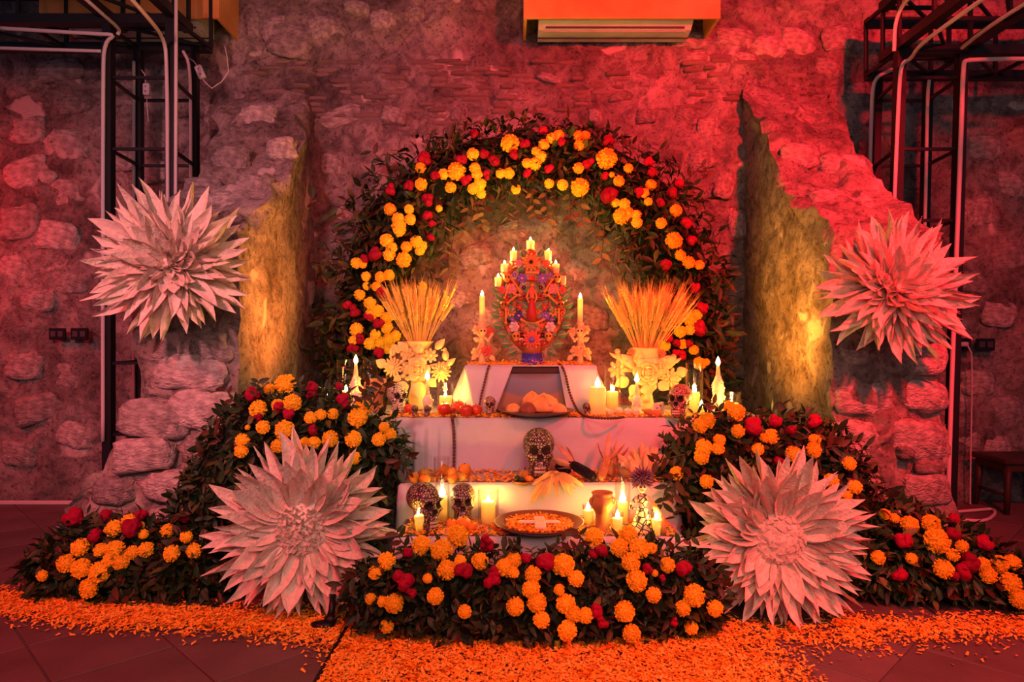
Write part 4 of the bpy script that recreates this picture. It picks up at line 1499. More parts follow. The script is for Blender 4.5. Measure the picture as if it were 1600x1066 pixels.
# its stand foot pokes out at the front of the pale one
fp_ = on(512, 985, 0.0)
mb = MB()
o_ = fp_ - Vector(pfl.location)
mb.tube([o_ + Vector((.005, .06, .115)), o_ + Vector((.004, .045, .06)), o_ + Vector((0, .03, .03))], [.012, .013, .017], 10)
mb.ball(o_ + Vector((-.022, .015, .016)), (.05, .028, .014), 10, 6)
mb.ball(o_ + Vector((.003, .028, .028)), (.026, .022, .022), 10, 6)
mb.build('stand_foot', 'black_plastic', pfl)
mb = MB()
mb.tube([Vector((.03, .10, 0.0)), Vector((.02, .09, .16)), Vector((0, .05, .33))], [.016, .014, .014], 8)
mb.build('stand_pole', 'black_plastic', pfl)
mb = MB()
mb.tube([Vector((.03, .10, 0.0)), Vector((.02, .09, .16)), Vector((0, .05, .28))], [.016, .014, .014], 8)
mb.build('stand_pole', 'black_plastic', pfr)
# ================================================================ ALTAR TIERS
Z4, Z3, Z2, Z1 = 0.306, 0.460, 0.717, 0.965
TIERS = [(Z4, -0.47, 0.69, 2.75, 3.30), (Z3, -0.50, 0.74, 3.05, 3.45), (Z2, -1.00, 1.26, 3.35, 4.05), (Z1, -0.31, 0.49, 3.60, 4.02)]


def draped_cloth(label, x0, x1, y0, y1, zt, zb, amp, nwave, seed, flare=0.02, n=120, left_amp=None):
    """a cloth over a block: flat top, rounded edge, skirts on three sides with soft folds"""
    r = 0.014
    # outline of the top, counted from back-left round the front to back-right
    per = []
    segs = [((x0, y1), (x0, y0)), ((x0, y0), (x1, y0)), ((x1, y0), (x1, y1))]
    total = sum((Vector(b) - Vector(a)).length for a, b in segs)
    for a, b in segs:
        a, b = Vector(a), Vector(b)
        k = max(2, int(n * (b - a).length / total))
        nrm = Vector(((b - a).y, -(b - a).x)).normalized()
        for i in range(k + 1):
            t = i / k
            # round the corners
            per.append((a.lerp(b, t), nrm if 0 < i < k else None))
    pts = []
    for i, (p, nn) in enumerate(per):
        if nn is None:
            a = per[i - 1][1] if i > 0 and per[i - 1][1] is not None else None
            b = per[i + 1][1] if i < len(per) - 1 and per[i + 1][1] is not None else None
            nn = (a or b)
            if i in (0, len(per) - 1):
                nn = a or b
        pts.append((p, nn))
    rows = 15
    V = []
    cx, cy = (x0 + x1) / 2, (y0 + y1) / 2
    rs = random.Random(seed)
    ph = [rs.uniform(0, 6) for _ in range(4)]
    s = 0
    last = None
    A = []
    for p, nn in pts:
        if last is not None:
            s += (p - last).length
        last = p
        col = []
        av = amp
        if left_amp is not None:
            av = amp + (left_amp - amp) * max(0, min(1, (x0 + .80 - p.x) / .18))
        wv = math.sin(s * nwave * 6.28 + ph[0] + .6 * math.sin(s * 5 + ph[1])) * .65 + math.sin(s * nwave * 2.7 * 6.28 / 2 + ph[2]) * .35
        if left_amp is not None:
            wl = math.sin(s * 62 + 1.2 * math.sin(s * 17)) * .75 + math.sin(s * 151 + 1) * .25
            mixl = max(0, min(1, (x0 + .80 - p.x) / .18))
            wv = wv * (1 - mixl) + wl * mixl
        for k in range(rows):
            if k == 0:
                q, z = p - nn * r * 1.2, zt + .004
            elif k == 1:
                q, z = p + nn * r * .15, zt + .001
            elif k == 2:
                q, z = p + nn * r * .7, zt - .010
            else:
                t = (k - 2) / (rows - 3)
                z = zt - .010 - (zt - .010 - zb) * t
                q = p + nn * (r * .8 + flare * t + av * (t ** (.7 if left_amp is None else .4)) * (wv + 1.0))
            col.append((q.x, q.y, z + .0015 * math.sin(s * 31) * (k == rows - 1)))
        V.append(col)
    nu = len(V)
    P = np.array(V).reshape(-1, 3)
    F = [tuple(int(v) for v in f) for f in grid_faces(nu, rows)]
    vs = [tuple(p) for p in P]
    # top sheet: ring of top points to the middle
    inner = [(i * rows) for i in range(nu)]
    o = len(vs)
    for i in range(nu):
        p = P[i * rows]
        vs.append((cx + (p[0] - cx) * .5, cy + (p[1] - cy) * .5, zt + .003))
    vs.append((cx, cy, zt + .003))
    for i in range(nu - 1):
        F.append((i * rows, (i + 1) * rows, o + i + 1, o + i))
        F.append((o + i, o + i + 1, len(vs) - 1))
    F.append((0, o, o + nu - 1, (nu - 1) * rows))
    F.append((o, len(vs) - 1, o + nu - 1))
    mb = MB()
    mb.add(vs, F)
    return tag(mb.build('tablecloth', 'cloth'), label, 'tablecloth', 'white cloths over the altar tiers')


draped_cloth('white cloth over the lowest tier under the clay dish of petals', *TIERS[0][1:3], 2.75, 3.06, Z4, 0.006, .008, 2.2, 3)
draped_cloth('white cloth over the second tier under the oranges and corn cobs', *TIERS[1][1:3], 3.06, 3.36, Z3, 0.006, .004, 1.2, 5, n=110)
draped_cloth('white cloth over the wide table under the vases and bread plate', *TIERS[2][1:3], 3.37, 4.05, Z2, 0.006, .005, 1.0, 8, n=460, left_amp=.055)
# top tier: box, runner of cloth folded back from a picture
tr = thing('altar_riser', 'small box riser under the tree of life', 'riser', (.09, 3.82, Z2 + .005))
mb = MB()
mb.box((.008, 0, .119), (.66, .36, .238), bev=.006)
mb.build('body', 'picture_frame', tr, smooth=False)


def sheet(name, label, corners, nu, nv, wave, thick, matn, parent=None, group=None, ph=0.0):
    """a hanging sheet between four corners (tl, tr, bl, br) with folds along its height"""
    tl, tr_, bl, br = [Vector(c) for c in corners]
    nrm = (tr_ - tl).cross(bl - tl).normalized()
    if nrm.y > 0:
        nrm = -nrm
    V, F = [], []
    for side in (0, 1):
        for i in range(nu + 1):
            u = i / nu
            for j in range(nv + 1):
                v = j / nv
                p = tl.lerp(tr_, u).lerp(bl.lerp(br, u), v)
                p = p + nrm * (wave * v * math.sin(u * 9 + ph + v) + (thick if side == 0 else 0))
                V.append(p)
    n1 = (nu + 1) * (nv + 1)
    for i in range(nu):
        for j in range(nv):
            a = i * (nv + 1) + j
            F.append((a, a + 1, a + nv + 2, a + nv + 1))
            F.append((n1 + a, n1 + a + nv + 1, n1 + a + nv + 2, n1 + a + 1))
    ed = [i * (nv + 1) for i in range(nu + 1)] + [nu * (nv + 1) + j for j in range(1, nv + 1)] + [i * (nv + 1) + nv for i in range(nu - 1, -1, -1)] + [j for j in range(nv - 1, 0, -1)]
    for a, b in zip(ed, ed[1:] + ed[:1]):
        F.append((a, b, n1 + b, n1 + a))
    mb = MB()
    mb.add(V, F)
    o = mb.build(name, matn, parent)
    return o


yt = 3.595
tc = thing('tablecloth', 'white cloth parted in two flaps round the dark picture on the top tier', 'tablecloth', (.09, 3.8, Z1 - .002), group='white cloths over the altar tiers')
to = Vector(tc.location)
zt_ = Z1 + .001
L_ = lambda *c: [Vector(p) - to for p in c]
mb = MB()
mb.box((.008, 0.0, .0045), (.69, .42, .007), bev=.003)
mb.build('top_sheet', 'cloth', tc)
sheet('front_flap', None, L_((-.246, yt, zt_), (.004, yt, zt_), (-.194, yt - .03, Z2 + .008), (-.088, yt - .03, Z2 + .008)), 24, 8, .006, .004, 'cloth', tc)
sheet('front_flap', None, L_((.245, yt, zt_), (.442, yt, zt_), (.288, yt - .03, Z2 + .008), (.455, yt - .03, Z2 + .008)), 24, 8, .007, .004, 'cloth', tc, ph=2)
sheet('side_flap', None, L_((-.262, 3.86, zt_), (-.247, yt + .002, zt_), (-.345, 3.74, Z2 + .01), (-.194, yt - .028, Z2 + .008)), 16, 8, .012, .004, 'cloth', tc, ph=1)
sheet('side_flap', None, L_((.442, yt + .002, zt_), (.456, 3.86, zt_), (.455, yt - .028, Z2 + .008), (.575, 3.74, Z2 + .01)), 16, 8, .012, .004, 'cloth', tc, ph=1)

# picture leaning between the flaps: dark rail on top, grey-blue haze over a tan curve
pic = thing('framed_picture', 'dark framed hazy grey-blue picture leaning between the cloth flaps', 'picture', at(830, 640, 3.605))
pic.location.z = Z2 + .006
po = Vector(pic.location)
W_, H_ = .40, .238
lean = Matrix.Rotation(-.02, 4, 'X')
mb = MB()
mb.box((0, .012, H_ / 2), (W_ + .05, .012, H_), T=lean)
mb.build('backboard', 'picture_frame', pic, smooth=False)
for nm, c, s_ in (('frame_rail', (0, 0, H_ - .016), (W_ + .05, .018, .030)), ('frame_rail', (0, 0, .008), (W_ + .05, .018, .016)), ('frame_rail', (-W_ / 2 - .014, 0, H_ / 2), (.02, .018, H_)), ('frame_rail', (W_ / 2 + .014, 0, H_ / 2), (.02, .018, H_))):
    mb = MB()
    mb.box(c, s_, T=lean, bev=.003)
    mb.build(nm, 'picture_frame', pic, smooth=False)
m = bpy.data.materials.new('picture_print')
m.use_nodes = True
N, L = m.node_tree.nodes, m.node_tree.links
g = N.new('ShaderNodeTexCoord')
sx = N.new('ShaderNodeSeparateXYZ')
L.new(g.outputs['Generated'], sx.inputs[0])
nz = N.new('ShaderNodeTexNoise')
nz.inputs['Scale'].default_value = 5
L.new(g.outputs['Generated'], nz.inputs['Vector'])
q1 = N.new('ShaderNodeMath')
q1.operation = 'SUBTRACT'
L.new(sx.outputs[0], q1.inputs[0])
q1.inputs[1].default_value = .5
q2 = N.new('ShaderNodeMath')
q2.operation = 'MULTIPLY'
L.new(q1.outputs[0], q2.inputs[0])
L.new(q1.outputs[0], q2.inputs[1])
q3 = N.new('ShaderNodeMath')
q3.operation = 'MULTIPLY_ADD'
L.new(q2.outputs[0], q3.inputs[0])
q3.inputs[1].default_value = -1.1
L.new(sx.outputs[2], q3.inputs[2])
q4 = N.new('ShaderNodeMath')
q4.operation = 'MULTIPLY_ADD'
L.new(nz.outputs['Fac'], q4.inputs[0])
q4.inputs[1].default_value = .10
L.new(q3.outputs[0], q4.inputs[2])
cr = N.new('ShaderNodeValToRGB')
e = cr.color_ramp.elements
e[0].position, e[0].color = .12, (.30, .16, .08, 1)
e[1].position, e[1].color = .36, (.30, .19, .12, 1)
for p_, c_ in ((.42, (.17, .18, .21, 1)), (.80, (.20, .225, .29, 1)), (.95, (.17, .10, .09, 1))):
    x = e.new(p_)
    x.color = c_
L.new(q4.outputs[0], cr.inputs[0])
L.new(cr.outputs[0], N['Principled BSDF'].inputs['Base Color'])
N['Principled BSDF'].inputs['Roughness'].default_value = .35
M['picture_print'] = m
mb = MB()
mb.box((0, 0.003, H_ / 2 - .004), (W_, .006, H_ - .034), T=lean)
mb.build('print', 'picture_print', pic, smooth=False)


# ================================================================ CANDLES
def flame_mesh():
    mb = MB()
    mb.lathe([(0.0, 0), (.26, .10), (.40, .26), (.38, .42), (.24, .66), (.10, .86), (0.0, 1.0)], 12)
    return mb.mesh('flame', 'flame')


FLAME = flame_mesh()
WARM = (1.0, 0.51, 0.07)


def light_flame(root, p, h, power, well=0.0):
    link('flame', FLAME, root, Matrix.Translation(p) @ Matrix.Diagonal((h * .62, h * .62, h, 1)))
    mb = MB()
    mb.tube([p - Vector((0, 0, max(.008, well))), p + Vector((.001, 0, h * .22))], .0016, 5)
    mb.build('wick', 'wick', root)
    if power > 0:
        l = bpy.data.lights.new('candle_light', 'POINT')
        l.energy = power
        l.color = WARM
        l.shadow_soft_size = .012
        o = bpy.data.objects.new('candle_light', l)
        o.parent = root
        o.location = p + Vector((0, 0, h * .45))
        COL.objects.link(o)
        if well > 0:  # added second lamp down in the well, making the wax glow
            l2 = l.copy()
            l2.energy = power * .30
            l2.shadow_soft_size = .004
            o = bpy.data.objects.new('candle_light', l2)
            o.parent = root
            o.location = p - Vector((0, 0, well * .42))
            COL.objects.link(o)


def wax_profile(r, h):
    # hollowed to a thin wall so the added inner lamp glows through
    return [(0, 0), (r * .97, 0), (r, .004), (r, h - .004), (r * .96, h), (r * .90, h - .001), (r * .86, h - .006), (r * .84, h * .34), (r * .5, h * .30), (0, h * .29)]


def candle(label, base, r, h, flame_h=.03, power=1.0, group=None, lit=True, taper=1.0, cat='candle'):
    root = thing('candle', label, cat, base, group=group)
    mb = MB()
    pr = [(a * (1 if z > h * .5 else 1) * (taper + (1 - taper) * (1 - z / h)) if taper != 1 else a, z) for a, z in wax_profile(r, h)]
    mb.lathe(pr, 20)
    mb.build('wax', 'wax', root)
    if lit:
        light_flame(root, Vector((0, 0, h - min(.004, r * .2))), flame_h, power, h * .68)
    return root


def glass_vessel(label, base, r, h, flare=1.0, t=.0022, group=None, name='glass_cylinder'):
    mb = MB()
    ro, rb = r * flare, r
    mb.lathe([(0, .0), (rb * .96, 0), (rb, .003), (ro, h - .001), (ro - t * .5, h), (ro - t, h - .001), (rb - t, .006), (0, .006)], 28, cap=False)
    return tag(link(name, mb.mesh(name, 'glass'), None, Matrix.Translation(base)), label, 'glass', group)


def K(Y):
    return Y / FOC


CG = 'candles on the clay tree'
# -- lowest tier
def tier_candle(label, px, ybase, ytop, rpx, z, fl=.03, power=1.0, taper=1.0):
    b = on(px, ybase, z)
    return candle(label, b + Vector((0, 0, .004)), rpx * K(b.y), (ybase - ytop) * K(b.y), fl, power, taper=taper), b


def votive(label, px, ybase, z, ytop, r0=6.5, r1=9.5, power=.9):
    """wax poured in a flaring little glass"""
    b = on(px, ybase, z)
    k = K(b.y)
    h = (ybase - ytop) * k
    root = thing('votive_candle', label, 'candle', b + Vector((0, 0, .004)))
    mb = MB()
    w0, w1 = r0 * k * .88, r1 * k * .87
    mb.lathe([(0, .004), (w0, .004), (w1, h * .74), (w1 * .94, h * .745), (w1 * .88, h * .73), (w0 * .86, h * .2), (0, h * .18)], 20)
    mb.build('wax', 'wax', root)
    mb = MB()
    mb.lathe([(0, 0), (r0 * k, 0), (r1 * k, h), (r1 * k - .0015, h), (r0 * k - .0015, .004), (0, .004)], 24, cap=False)
    mb.build('glass_cup', 'glass', root)
    light_flame(root, Vector((0, 0, h * .73)), .036, power, h * .5)
    return root


PW = 5.5
votive('small glass votive candle in front of the large turned skull', 655, 834, Z4, 798, power=.6 * PW)
votive('small glass votive candle between the clay dish and the clay goblet', 919, 823, Z4, 790, power=.6 * PW)
votive('small glass votive candle in front of the clay goblet and skeleton lady', 965, 837, Z4, 802, power=.6 * PW)
votive('small glass votive candle standing outermost beside the skeleton lady', 1026, 839, Z4, 804, power=.6 * PW)
c_, b_ = tier_candle('tall wax pillar candle burning behind the large turned skull', 691, 817, 777, 8, Z4, .055, 1.3 * PW)
glass_vessel('clear glass cylinder round the pillar candle behind the large turned skull', b_ + Vector((0, 0, .003)), 11.5 * K(b_.y), 66 * K(b_.y))
c_, b_ = tier_candle('short wax pillar candle in a glass beside the clay dish of petals', 763, 819, 785, 11, Z4, .032, 1.0 * PW)
glass_vessel('clear glass cylinder holding the short pillar candle beside the clay dish', b_ + Vector((0, 0, .003)), 16.5 * K(b_.y), 54 * K(b_.y))
c_, b_ = tier_candle('wax pillar candle burning between the clay goblet and skeleton lady', 973, 819, 786, 8, Z4, .055, 1.3 * PW)
glass_vessel('clear glass cylinder round the pillar candle behind the skeleton lady', b_ + Vector((0, 0, .003)), 12 * K(b_.y), 64 * K(b_.y))
# -- second tier: unlit glasses
b_ = on(690, 751, Z3)
glass_vessel('empty clear glass cylinder standing among the oranges', b_ + Vector((0, 0, .003)), 12.5 * K(b_.y), 36 * K(b_.y))
b_ = on(971, 753, Z3)
glass_vessel('clear glass cylinder standing between the brown cobs and pink husk spray', b_ + Vector((0, 0, .003)), 14 * K(b_.y), 34 * K(b_.y))
# -- table
zt2 = Z2 + .005
c_, b_ = tier_candle('broad wax pillar candle glowing against the cloth of the top tier', 934, 650, 606, 12.5, zt2, .055, 2.4 * PW)
c_, b_ = tier_candle('wax pillar candle in a tall glass beside the broad pillar candle', 957, 645, 613, 9, zt2, .034, 1.3 * PW)
glass_vessel('tall clear glass cylinder beside the white vase with birds near broad pillar', b_ + Vector((0, 0, .003)), 12.5 * K(b_.y), 80 * K(b_.y))
c_, b_ = tier_candle('wax pillar candle in a low glass behind the red apples', 696, 644, 620, 9.5, zt2, .030, 1.2 * PW)
glass_vessel('low clear glass round the candle behind the red apples', b_ + Vector((0, 0, .003)), 12.5 * K(b_.y), 44 * K(b_.y))
c_, b_ = tier_candle('slim wax pillar candle in a tall glass behind the rust skull', 1085, 646, 614, 8, zt2, .045, 1.6 * PW)
glass_vessel('tall clear glass cylinder behind the rust-coloured skull', b_ + Vector((0, 0, .003)), 13.5 * K(b_.y), 78 * K(b_.y))
c_, b_ = tier_candle('candle in a low glass half hidden by the rust skull', 1056, 640, 618, 7, zt2, .026, .8 * PW)
glass_vessel('low clear glass half hidden by the rust skull', b_ + Vector((0, 0, .003)), 11.5 * K(b_.y), 33 * K(b_.y))
votive('tiny glass tea light beside the rust skull and figure candle', 1096, 652, zt2, 632, 5, 6, power=.5 * PW)
c_, b_ = tier_candle('low white candle in the outermost short glass by the figure candle', 1143, 650, 631, 11, zt2, .022, .7 * PW)
glass_vessel('short wide clear glass outermost on the table near the marigold bank', b_ + Vector((0, 0, .003)), 14.5 * K(b_.y), 36 * K(b_.y))
c_, b_ = tier_candle('small candle glaring through crimson blooms beside the figure candle', 541, 641, 612, 7, zt2, .036, 1.4 * PW)
glass_vessel('tall clear glass cylinder outermost behind the figure candle', on(539, 637, zt2) + Vector((0, 0, .003)), 13 * K(3.9), 74 * K(3.9))
glass_vessel('tall clear glass cylinder behind the terracotta cup', on(578, 636, zt2) + Vector((0, 0, .003)), 12 * K(3.92), 74 * K(3.92))
glass_vessel('short clear glass sunk behind the marigold bank', on(514, 648, zt2) + Vector((0, 0, .003)), 11.5 * K(3.55), 40 * K(3.55))


def clay_bloom(mb, c, r, n, normal=(0, -1, 0), dome=.35, petal_w=.55, tip=0.9):
    """ring of rounded petals"""
    Fm = frame(c, normal)
    for i in range(n):
        a = 2 * PI * i / n
        m = Fm @ Matrix.Rotation(a, 4, 'Z') @ Matrix.Translation((r * .55, 0, r * .05)) @ Matrix.Rotation(-.25, 4, 'Y')
        mb.ball((0, 0, 0), (r * .48, r * petal_w * 3.0 / n * 1.1, r * .12), 8, 5, T=m)
    return Fm


def figure_candle(label, px, ybase, ytop_fig, ytaper, halfw, z):
    b = on(px, ybase, z)
    k = K(b.y)
    root = thing('figure_candle', label, 'candle', b + Vector((0, 0, .004)))
    H = (ybase - ytop_fig) * k
    T_ = (ytop_fig - ytaper) * k
    w = halfw * k
    mb = MB()
    mb.lathe([(0, 0), (w * .9, 0), (w * .95, H * .08), (w * .6, H * .16), (w * .55, H * .4), (w * .7, H * .6), (w * .55, H * .85), (w * .3, H), (0, H)], 16)
    mb.build('moulded_base', 'wax_relief', root)
    for i in range(10):
        a = i * 2.4
        hz = H * (.2 + .075 * i)
        mb = MB()
        rr_ = w * (.42 if i < 8 else .32)
        d = Vector((math.sin(a), -math.cos(a), .15))
        if i % 3 == 0:
            mb.ball(d * w * .62 + Vector((0, 0, hz)), (rr_ * .7, rr_ * .7, rr_ * .55), 10, 6)
        clay_bloom(mb, d * w * .62 + Vector((0, 0, hz)), rr_, 6, d)
        mb.build('wax_flower', 'wax_relief', root)
    mb = MB()
    mb.lathe([(0, H * .8), (w * .34, H * .8), (w * .26, H + T_ * .3), (w * .17, H + T_), (0, H + T_)], 14)
    mb.build('taper', 'wax', root)
    light_flame(root, Vector((0, 0, H + T_ - .002)), .048, 1.6 * PW)
    return root


figure_candle('moulded flower candle with taper beside the terracotta cup and tall glasses', 556, 645, 588, 569, 13, zt2)
figure_candle('moulded flower candle with taper in front of the vase beside the apples', 668, 648, 618, 594, 11, zt2)
figure_candle('moulded flower candle with taper in front of the vase beside the rust skull', 995, 648, 618, 598, 11, zt2)
figure_candle('tall moulded figure candle with taper between tall glass and short outermost glass', 1122, 648, 588, 572, 13, zt2)


# ================================================================ SKULLS
def smin(a, b, k):
    h = np.clip(.5 + .5 * (b - a) / k, 0, 1)
    return b * (1 - h) + a * h - k * h * (1 - h)


def smax(a, b, k):
    return -smin(-a, -b, k)


def ell(P, c, r):
    q = (P - np.array(c)) / np.array(r)
    n = np.linalg.norm(q, axis=1)
    return (n - 1) * min(r)


def skull_sdf(P):
    Q = P.copy()
    Q[:, 0] = np.abs(Q[:, 0])
    d = ell(Q, (0, .12, .26), (.47, .60, .47))
    d = smin(d, ell(Q, (0, -.22, .0), (.36, .34, .46)), .10)
    d = smin(d, ell(Q, (.30, -.30, -.06), (.13, .16, .10)), .06)      # cheek
    d = smin(d, ell(Q, (.18, -.46, .23), (.20, .10, .07)), .05)       # brow
    d = smin(d, ell(Q, (0, -.34, -.36), (.24, .22, .20)), .06)        # upper jaw
    d = smin(d, ell(Q, (0, -.34, -.62), (.21, .21, .12)), .06)        # chin
    d = smin(d, ell(Q, (.25, -.12, -.46), (.08, .20, .22)), .07)      # jaw branch
    d = smax(d, -ell(Q, (.185, -.60, .085), (.145, .20, .125)), .03)  # socket
    d = smax(d, -ell(Q, (.035, -.62, -.13), (.055, .14, .105)), .02)  # nose
    d = smax(d, -ell(Q, (.50, -.30, .10), (.14, .22, .20)), .06)      # temple
    d = smax(d, -ell(Q, (.36, -.42, -.36), (.12, .16, .15)), .05)     # hollow cheek
    d = smax(d, -ell(Q, (0, -.62, -.475), (.20, .14, .022)), .015)    # mouth line
    return d


def skull_mesh(sub, matn):
    V, F = ICO[sub]
    o = np.array([0, -.05, -.05])
    t = np.full(len(V), 1.15)
    for _ in range(70):
        d = skull_sdf(o + V * t[:, None])
        t = np.clip(t - d * .7, .05, 1.3)
    P = o + V * t[:, None]
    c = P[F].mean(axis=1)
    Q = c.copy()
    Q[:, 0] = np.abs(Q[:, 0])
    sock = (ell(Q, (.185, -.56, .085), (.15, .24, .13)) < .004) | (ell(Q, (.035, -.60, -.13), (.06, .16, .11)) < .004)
    me = np_mesh('skull_bone', P, F, [matn, 'socket_paint_shade'], sock.astype(int))
    return me


SKM = {}
TEETH = None


def sugar_skull(label, c, width, rotz, matn, tilt=0.0, sub=5, zoff=None):
    global TEETH
    key = (matn, sub)
    if key not in SKM:
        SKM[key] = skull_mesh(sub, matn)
    s = width / .94
    root = thing('skull', label, 'skull', Vector(c) + Vector((0, 0, .70 * s)), rot=(tilt, 0, rotz))
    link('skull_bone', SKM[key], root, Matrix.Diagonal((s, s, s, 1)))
    if sub > 3:
        if TEETH is None:
            mb = MB()
            for row, z in ((0, -.425), (1, -.525)):
                for i in range(8):
                    a = (i - 3.5) * .20
                    T = Matrix.Translation((math.sin(a) * .215, -.365 - math.cos(a) * .185, z)) @ Matrix.Rotation(a, 4, 'Z')
                    mb.box((0, 0, 0), (.044, .04, .075), T=T, bev=.014)
            TEETH = mb.mesh('teeth', 'bone')
        link('teeth', TEETH, root, Matrix.Diagonal((s, s, s, 1)))
    return root


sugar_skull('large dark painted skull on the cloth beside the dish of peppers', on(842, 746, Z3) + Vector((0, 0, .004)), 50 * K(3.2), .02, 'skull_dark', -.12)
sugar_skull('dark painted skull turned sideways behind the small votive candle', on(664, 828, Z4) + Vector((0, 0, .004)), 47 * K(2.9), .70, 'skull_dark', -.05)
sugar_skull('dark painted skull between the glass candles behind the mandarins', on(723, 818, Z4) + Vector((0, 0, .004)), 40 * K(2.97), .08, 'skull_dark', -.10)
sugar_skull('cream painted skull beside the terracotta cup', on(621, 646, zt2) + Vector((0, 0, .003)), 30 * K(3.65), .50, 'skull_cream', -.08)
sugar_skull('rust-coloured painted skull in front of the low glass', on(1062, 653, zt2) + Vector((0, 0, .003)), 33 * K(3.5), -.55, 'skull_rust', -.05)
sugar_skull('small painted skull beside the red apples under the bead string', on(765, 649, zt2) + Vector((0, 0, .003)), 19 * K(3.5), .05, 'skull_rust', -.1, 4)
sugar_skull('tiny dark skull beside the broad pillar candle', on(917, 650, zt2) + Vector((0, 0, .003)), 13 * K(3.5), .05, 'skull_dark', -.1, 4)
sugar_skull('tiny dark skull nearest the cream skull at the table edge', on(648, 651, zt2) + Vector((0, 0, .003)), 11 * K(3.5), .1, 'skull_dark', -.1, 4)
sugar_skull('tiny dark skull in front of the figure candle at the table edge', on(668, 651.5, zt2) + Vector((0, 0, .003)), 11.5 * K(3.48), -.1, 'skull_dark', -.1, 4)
# ================================================================ VASES AND WHEAT
def pxf(base, px0, py0):
    """local frame: pixel offsets from px0, py0 become metres at the depth of base; y towards the viewer"""
    k = K(base.y)
    return lambda x, y, f=0.0: Vector(((x - px0) * k, -f, (py0 - y) * k))


def clay_leaf(root, p, d, L, w, matn, name='leaf', nrm=Vector((0, -1, 0)), fold=.25, vein=None):
    x = d.normalized()
    y = nrm.cross(x).normalized()
    z = x.cross(y)
    R = Matrix((x, y, z)).transposed().to_4x4()
    mb = MB()
    n = 5
    for s_ in (0, 1):
        for i in range(n + 1):
            t = i / n
            hw = w * .5 * math.sin(PI * (t * .95 + .04) ** .78) ** .9
            for q in (-1, 0, 1):
                mb.v.append((t * L, q * hw, abs(q) * hw * fold - s_ * .0022))
    for i in range(n):
        a = i * 3
        o = (n + 1) * 3
        mb.f += [(a, a + 3, a + 4, a + 1), (a + 1, a + 4, a + 5, a + 2), (o + a, o + a + 1, o + a + 4, o + a + 3), (o + a + 1, o + a + 2, o + a + 5, o + a + 4), (a, o + a, o + a + 3, a + 3), (a + 2, a + 5, o + a + 5, o + a + 2)]
        mb.mi += [0] * 6
    o = mb.build(name, matn, root, matrix=Matrix.Translation(p) @ R)
    if vein:
        mv = MB()
        mv.tube([(.04 * L, 0, .001), (.5 * L, 0, .0016), (.97 * L, 0, .001)], [.055 * w, .06 * w, .02 * w], 5)
        mv.build('leaf_vein', vein, o)
    return o


def daisy(root, p, r, n, matn, cmat, normal=(0, -1, 0), name='clay_flower', rings=1, cr=.28):
    mb = MB()
    Fm = frame(Vector(p), normal)
    for q in range(rings):
        rr_ = r * (1 - .28 * q)
        for i in range(n):
            a = 2 * PI * (i + .5 * q) / n
            m = Matrix.Rotation(a, 4, 'Z') @ Matrix.Translation((rr_ * .58, 0, r * (.06 + .14 * q))) @ Matrix.Rotation(-.18 - .12 * q, 4, 'Y')
            mb.ball((0, 0, 0), (rr_ * .44, min(rr_ * 1.55 / n * 1.25, rr_ * .42), r * .10), 8, 5, T=m)
    o = mb.build(name, matn, root, matrix=Fm)
    mb = MB()
    mb.ball((0, 0, r * (.12 + .1 * rings)), (r * cr, r * cr, r * .18), 10, 6)
    mb.build('flower_centre', cmat, o)
    return o


def rose(root, p, r, matn, normal=(0, -1, 0), name='clay_rose'):
    mb = MB()
    for q, (rad, n, h) in enumerate(((1.0, 6, .0), (.72, 5, .16), (.45, 4, .30), (.22, 3, .40))):
        for i in range(n):
            a = 2 * PI * (i + .5 * (q % 2)) / n
            m = Matrix.Rotation(a, 4, 'Z') @ Matrix.Translation((r * rad * .62, 0, r * h)) @ Matrix.Rotation(-.35 - .28 * q, 4, 'Y')
            mb.ball((0, 0, 0), (r * rad * .40, r * rad * 2.4 / n, r * .07), 8, 5, T=m)
    mb.ball((0, 0, r * .36), (r * .12, r * .12, r * .14), 8, 5)
    return mb.build(name, matn, root, matrix=frame(Vector(p), normal))


def bird(root, p, s, flip, matn='cream_clay'):
    mb = MB()
    mb.ball((0, 0, 0), (.30 * s, .24 * s, .42 * s), 10, 7)
    mb.ball((flip * .06 * s, -.02 * s, .46 * s), (.17 * s, .16 * s, .17 * s), 10, 6)
    mb.tube([(flip * .18 * s, -.03 * s, .46 * s), (flip * .36 * s, -.04 * s, .42 * s)], [.06 * s, .004], 6)
    o = mb.build('bird', matn, root, matrix=Matrix.Translation(p))
    mb = MB()
    mb.tube([(-flip * .10 * s, .02 * s, -.25 * s), (-flip * .30 * s, .02 * s, -.55 * s)], [.16 * s, .05 * s], 8)
    mb.build('tail', matn, o)
    mb = MB()
    mb.ball((-flip * .05 * s, -.22 * s, .02 * s), (.12 * s, .06 * s, .28 * s), 8, 5)
    mb.build('wing', matn, o)


